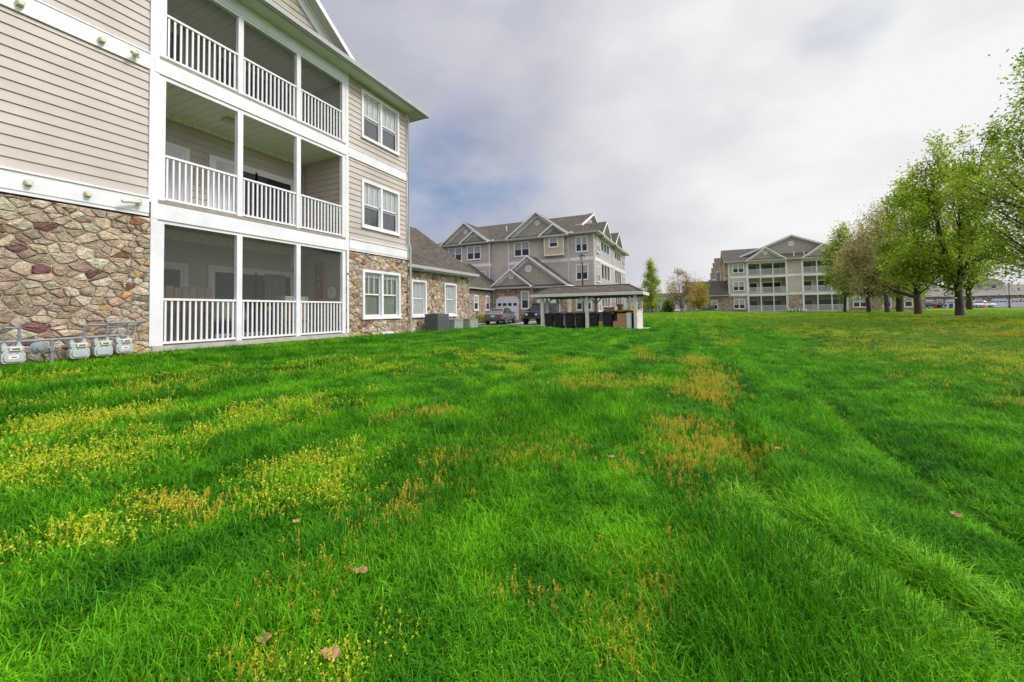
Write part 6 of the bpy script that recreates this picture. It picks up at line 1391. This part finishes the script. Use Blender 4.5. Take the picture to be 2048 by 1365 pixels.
for q in ((1570, 1090, 1700, 1200, .16), (1700, 1200, 1960, 1345, .16), (1600, 1120, 1850, 1200, .14, .6)): patch(TALL, *q)
def gmask(x, y, rg):
    k = ~off_lawn(x, y)
    for (x_, y_, r_) in ((15.51, 41.39, 1.3), (15.46, 35.86, .9), (27.14, 61.1, 1.4), (18.36, 52.6, 1.1)): k &= np.hypot(x-x_, y-y_) > r_*(.7+.5*rg.random(len(x)))
    k &= rg.random(len(x)) > bare(x, y)*1.0
    k &= rg.random(len(x)) < .86+.14*vnoise(x, y, .8, 9)
    k &= rg.random(len(x)) > .35*pm(YEL, x, y)+.12*pm(RUST, x, y)+.5*pm(TALL, x, y); return k
def gh_(x, y, r, rg):
    h = .62+.85*vnoise(x, y, .9, 11)**1.2+.35*vnoise(x, y, 3.1, 12)
    h = h*(1-.42*sm(x+.03*y, 3.0, 7.0))*(1-.25*rect_mask(x, y, -10, -3, 0, 12, 2.0))
    h = h*(1+.45*pm(TALL, x, y))
    mx_ = 1.82+0.05*np.sin(y*0.8)+0.02*np.sin(y*2.7); h = h*(1-.62*np.exp(-((x-mx_-.03)/.16)**2)*(1-sm(y, 12, 20)))
    h = h*(.62+.80*vnoise(x*2.4, y*.32, 1.0, 21))*(1-.22*sm(y, 2.5, 7))*.86
    return h*rg.uniform(.7, 1.25, len(x))*(1+r/55)
scatter('lawn_grass', cg, None, gmask, 185000, 'long green lawn grass', 62, gh_, 3)
M['t'] = grassmat('tall_grass_blades', 'tall')
ct = protos('tall_tufts', [proto('tuft', lambda mb, k=k: blades(mb, rd, 14, .09, .17, .05, .0019, 1.1), M['t']) for k in range(2)])
scatter('tall_grass', ct, None, lambda x, y, rg: rg.random(len(x)) < pm(TALL, x, y)*1.3, 150000, 'taller bright yellow green grass on the bank at the lower right', 6, lambda x, y, r, rg: rg.uniform(.8, 1.25, len(x)), 8)
scatter('yellow_weeds', cy, None, lambda x, y, rg: (~off_lawn(x, y)) & (rg.random(len(x)) < np.clip(pm(YEL, x, y)*1.3-.08+.012, 0, 1)*.36), 170000, 'yellow flowering low weeds in streaks across the lawn', 45, lambda x, y, r, rg: rg.uniform(.7, 1.3, len(x))*(1+r/60), 4, 20)
scatter('rusty_weeds', cr_, None, lambda x, y, rg: (~off_lawn(x, y)) & (rg.random(len(x)) < np.clip(pm(RUST, x, y)*1.3-.15+.010, 0, 1)*.44), 170000, 'rust brown seed heads standing in the lawn', 45, lambda x, y, r, rg: rg.uniform(.55, 1.1, len(x))*(1+r/80), 5, 20)
# dry leaves lying in the grass
M['deadleaf'] = plain('dry_leaf', (0.36, 0.20, 0.085), 0.8, 0.3, 30)
for (px_, py_, s_, lab) in ((722, 1178, .055, 'curled pale brown dry leaf lying in the middle of the front grass'), (592, 1072, .04, 'small dry leaf standing upright in the grass left of the centre'), (663, 1355, .055, 'dry leaf at the bottom edge of the lawn'), (528, 1322, .05, 'reddish dry leaf low at the bottom left'),
                       (1748, 1310, .05, 'dark brown dry leaf in the shaded rut at the bottom right'), (1225, 933, .045, 'dry leaf beside the rusty weeds in the middle'), (1285, 925, .04, 'smaller dry leaf just right of its twin in mid lawn'), (1915, 1055, .06, 'brown dry leaf at the edge of the bare soil rut'), (1557, 915, .05, 'dry leaf halfway along the upper rut'), (1700, 1265, .04, 'orange brown leaf on the shaded grass slope')):
    x, y = pxg(px_, py_); o = thing('dry_leaf', lab, 'leaf', (x, y, gzf(x, y)+.07), random.uniform(0, 6)); mb = MB()
    s_ *= .72; P = [(-s_, 0, .02), (-s_*.55, s_*.38, s_*.5), (s_*.2, s_*.42, s_*.75), (s_, .0, s_*.6), (s_*.2, -s_*.40, s_*.5), (-s_*.5, -s_*.42, s_*.2)]
    n_ = 9; L_ = []
    for i in range(n_):
        u_ = -1+2*i/(n_-1); w_ = (1-abs(u_)**1.6)*(.62+.12*math.sin(i*2.3)); cz = .35*u_*u_*s_+.1*s_*math.sin(i*1.7)
        L_.append(((u_*s_, -w_*s_, cz+w_*s_*.55), (u_*s_, 0, cz), (u_*s_, w_*s_, cz+w_*s_*.7)))
    for a_, b_ in zip(L_, L_[1:]): mb.face([a_[0], b_[0], b_[1], a_[1]]); mb.face([a_[1], b_[1], b_[2], a_[2]])
    mb.tube([(-s_, 0, .012), (-s_*1.5, .004, .02)], .0015, 4); mb.build('blade', M['deadleaf'], o)

for (x_, y_, r_) in ((15.51, 41.39, 1.5), (15.46, 35.86, 1.1), (27.14, 61.1, 1.6), (18.36, 52.6, 1.3)):
    th_ = np.linspace(0, 2*np.pi, 24, endpoint=False); rr_ = r_*(1+.18*np.sin(th_*3+x_)+.1*np.sin(th_*7)); vx = np.concatenate([[x_], x_+rr_*np.cos(th_)]); vy = np.concatenate([[y_], y_+rr_*np.sin(th_)])
    vz = gz(vx, vy)+.02; vz[0] += .06; me = bpy.data.meshes.new('soil_ring'); me.from_pydata(np.stack([vx, vy, vz], 1).tolist(), [], [(0, 1+i, 1+(i+1) % 24) for i in range(24)]); me.materials.append(M['soil']); tag(link_mesh('soil_ring', me), kind='structure')
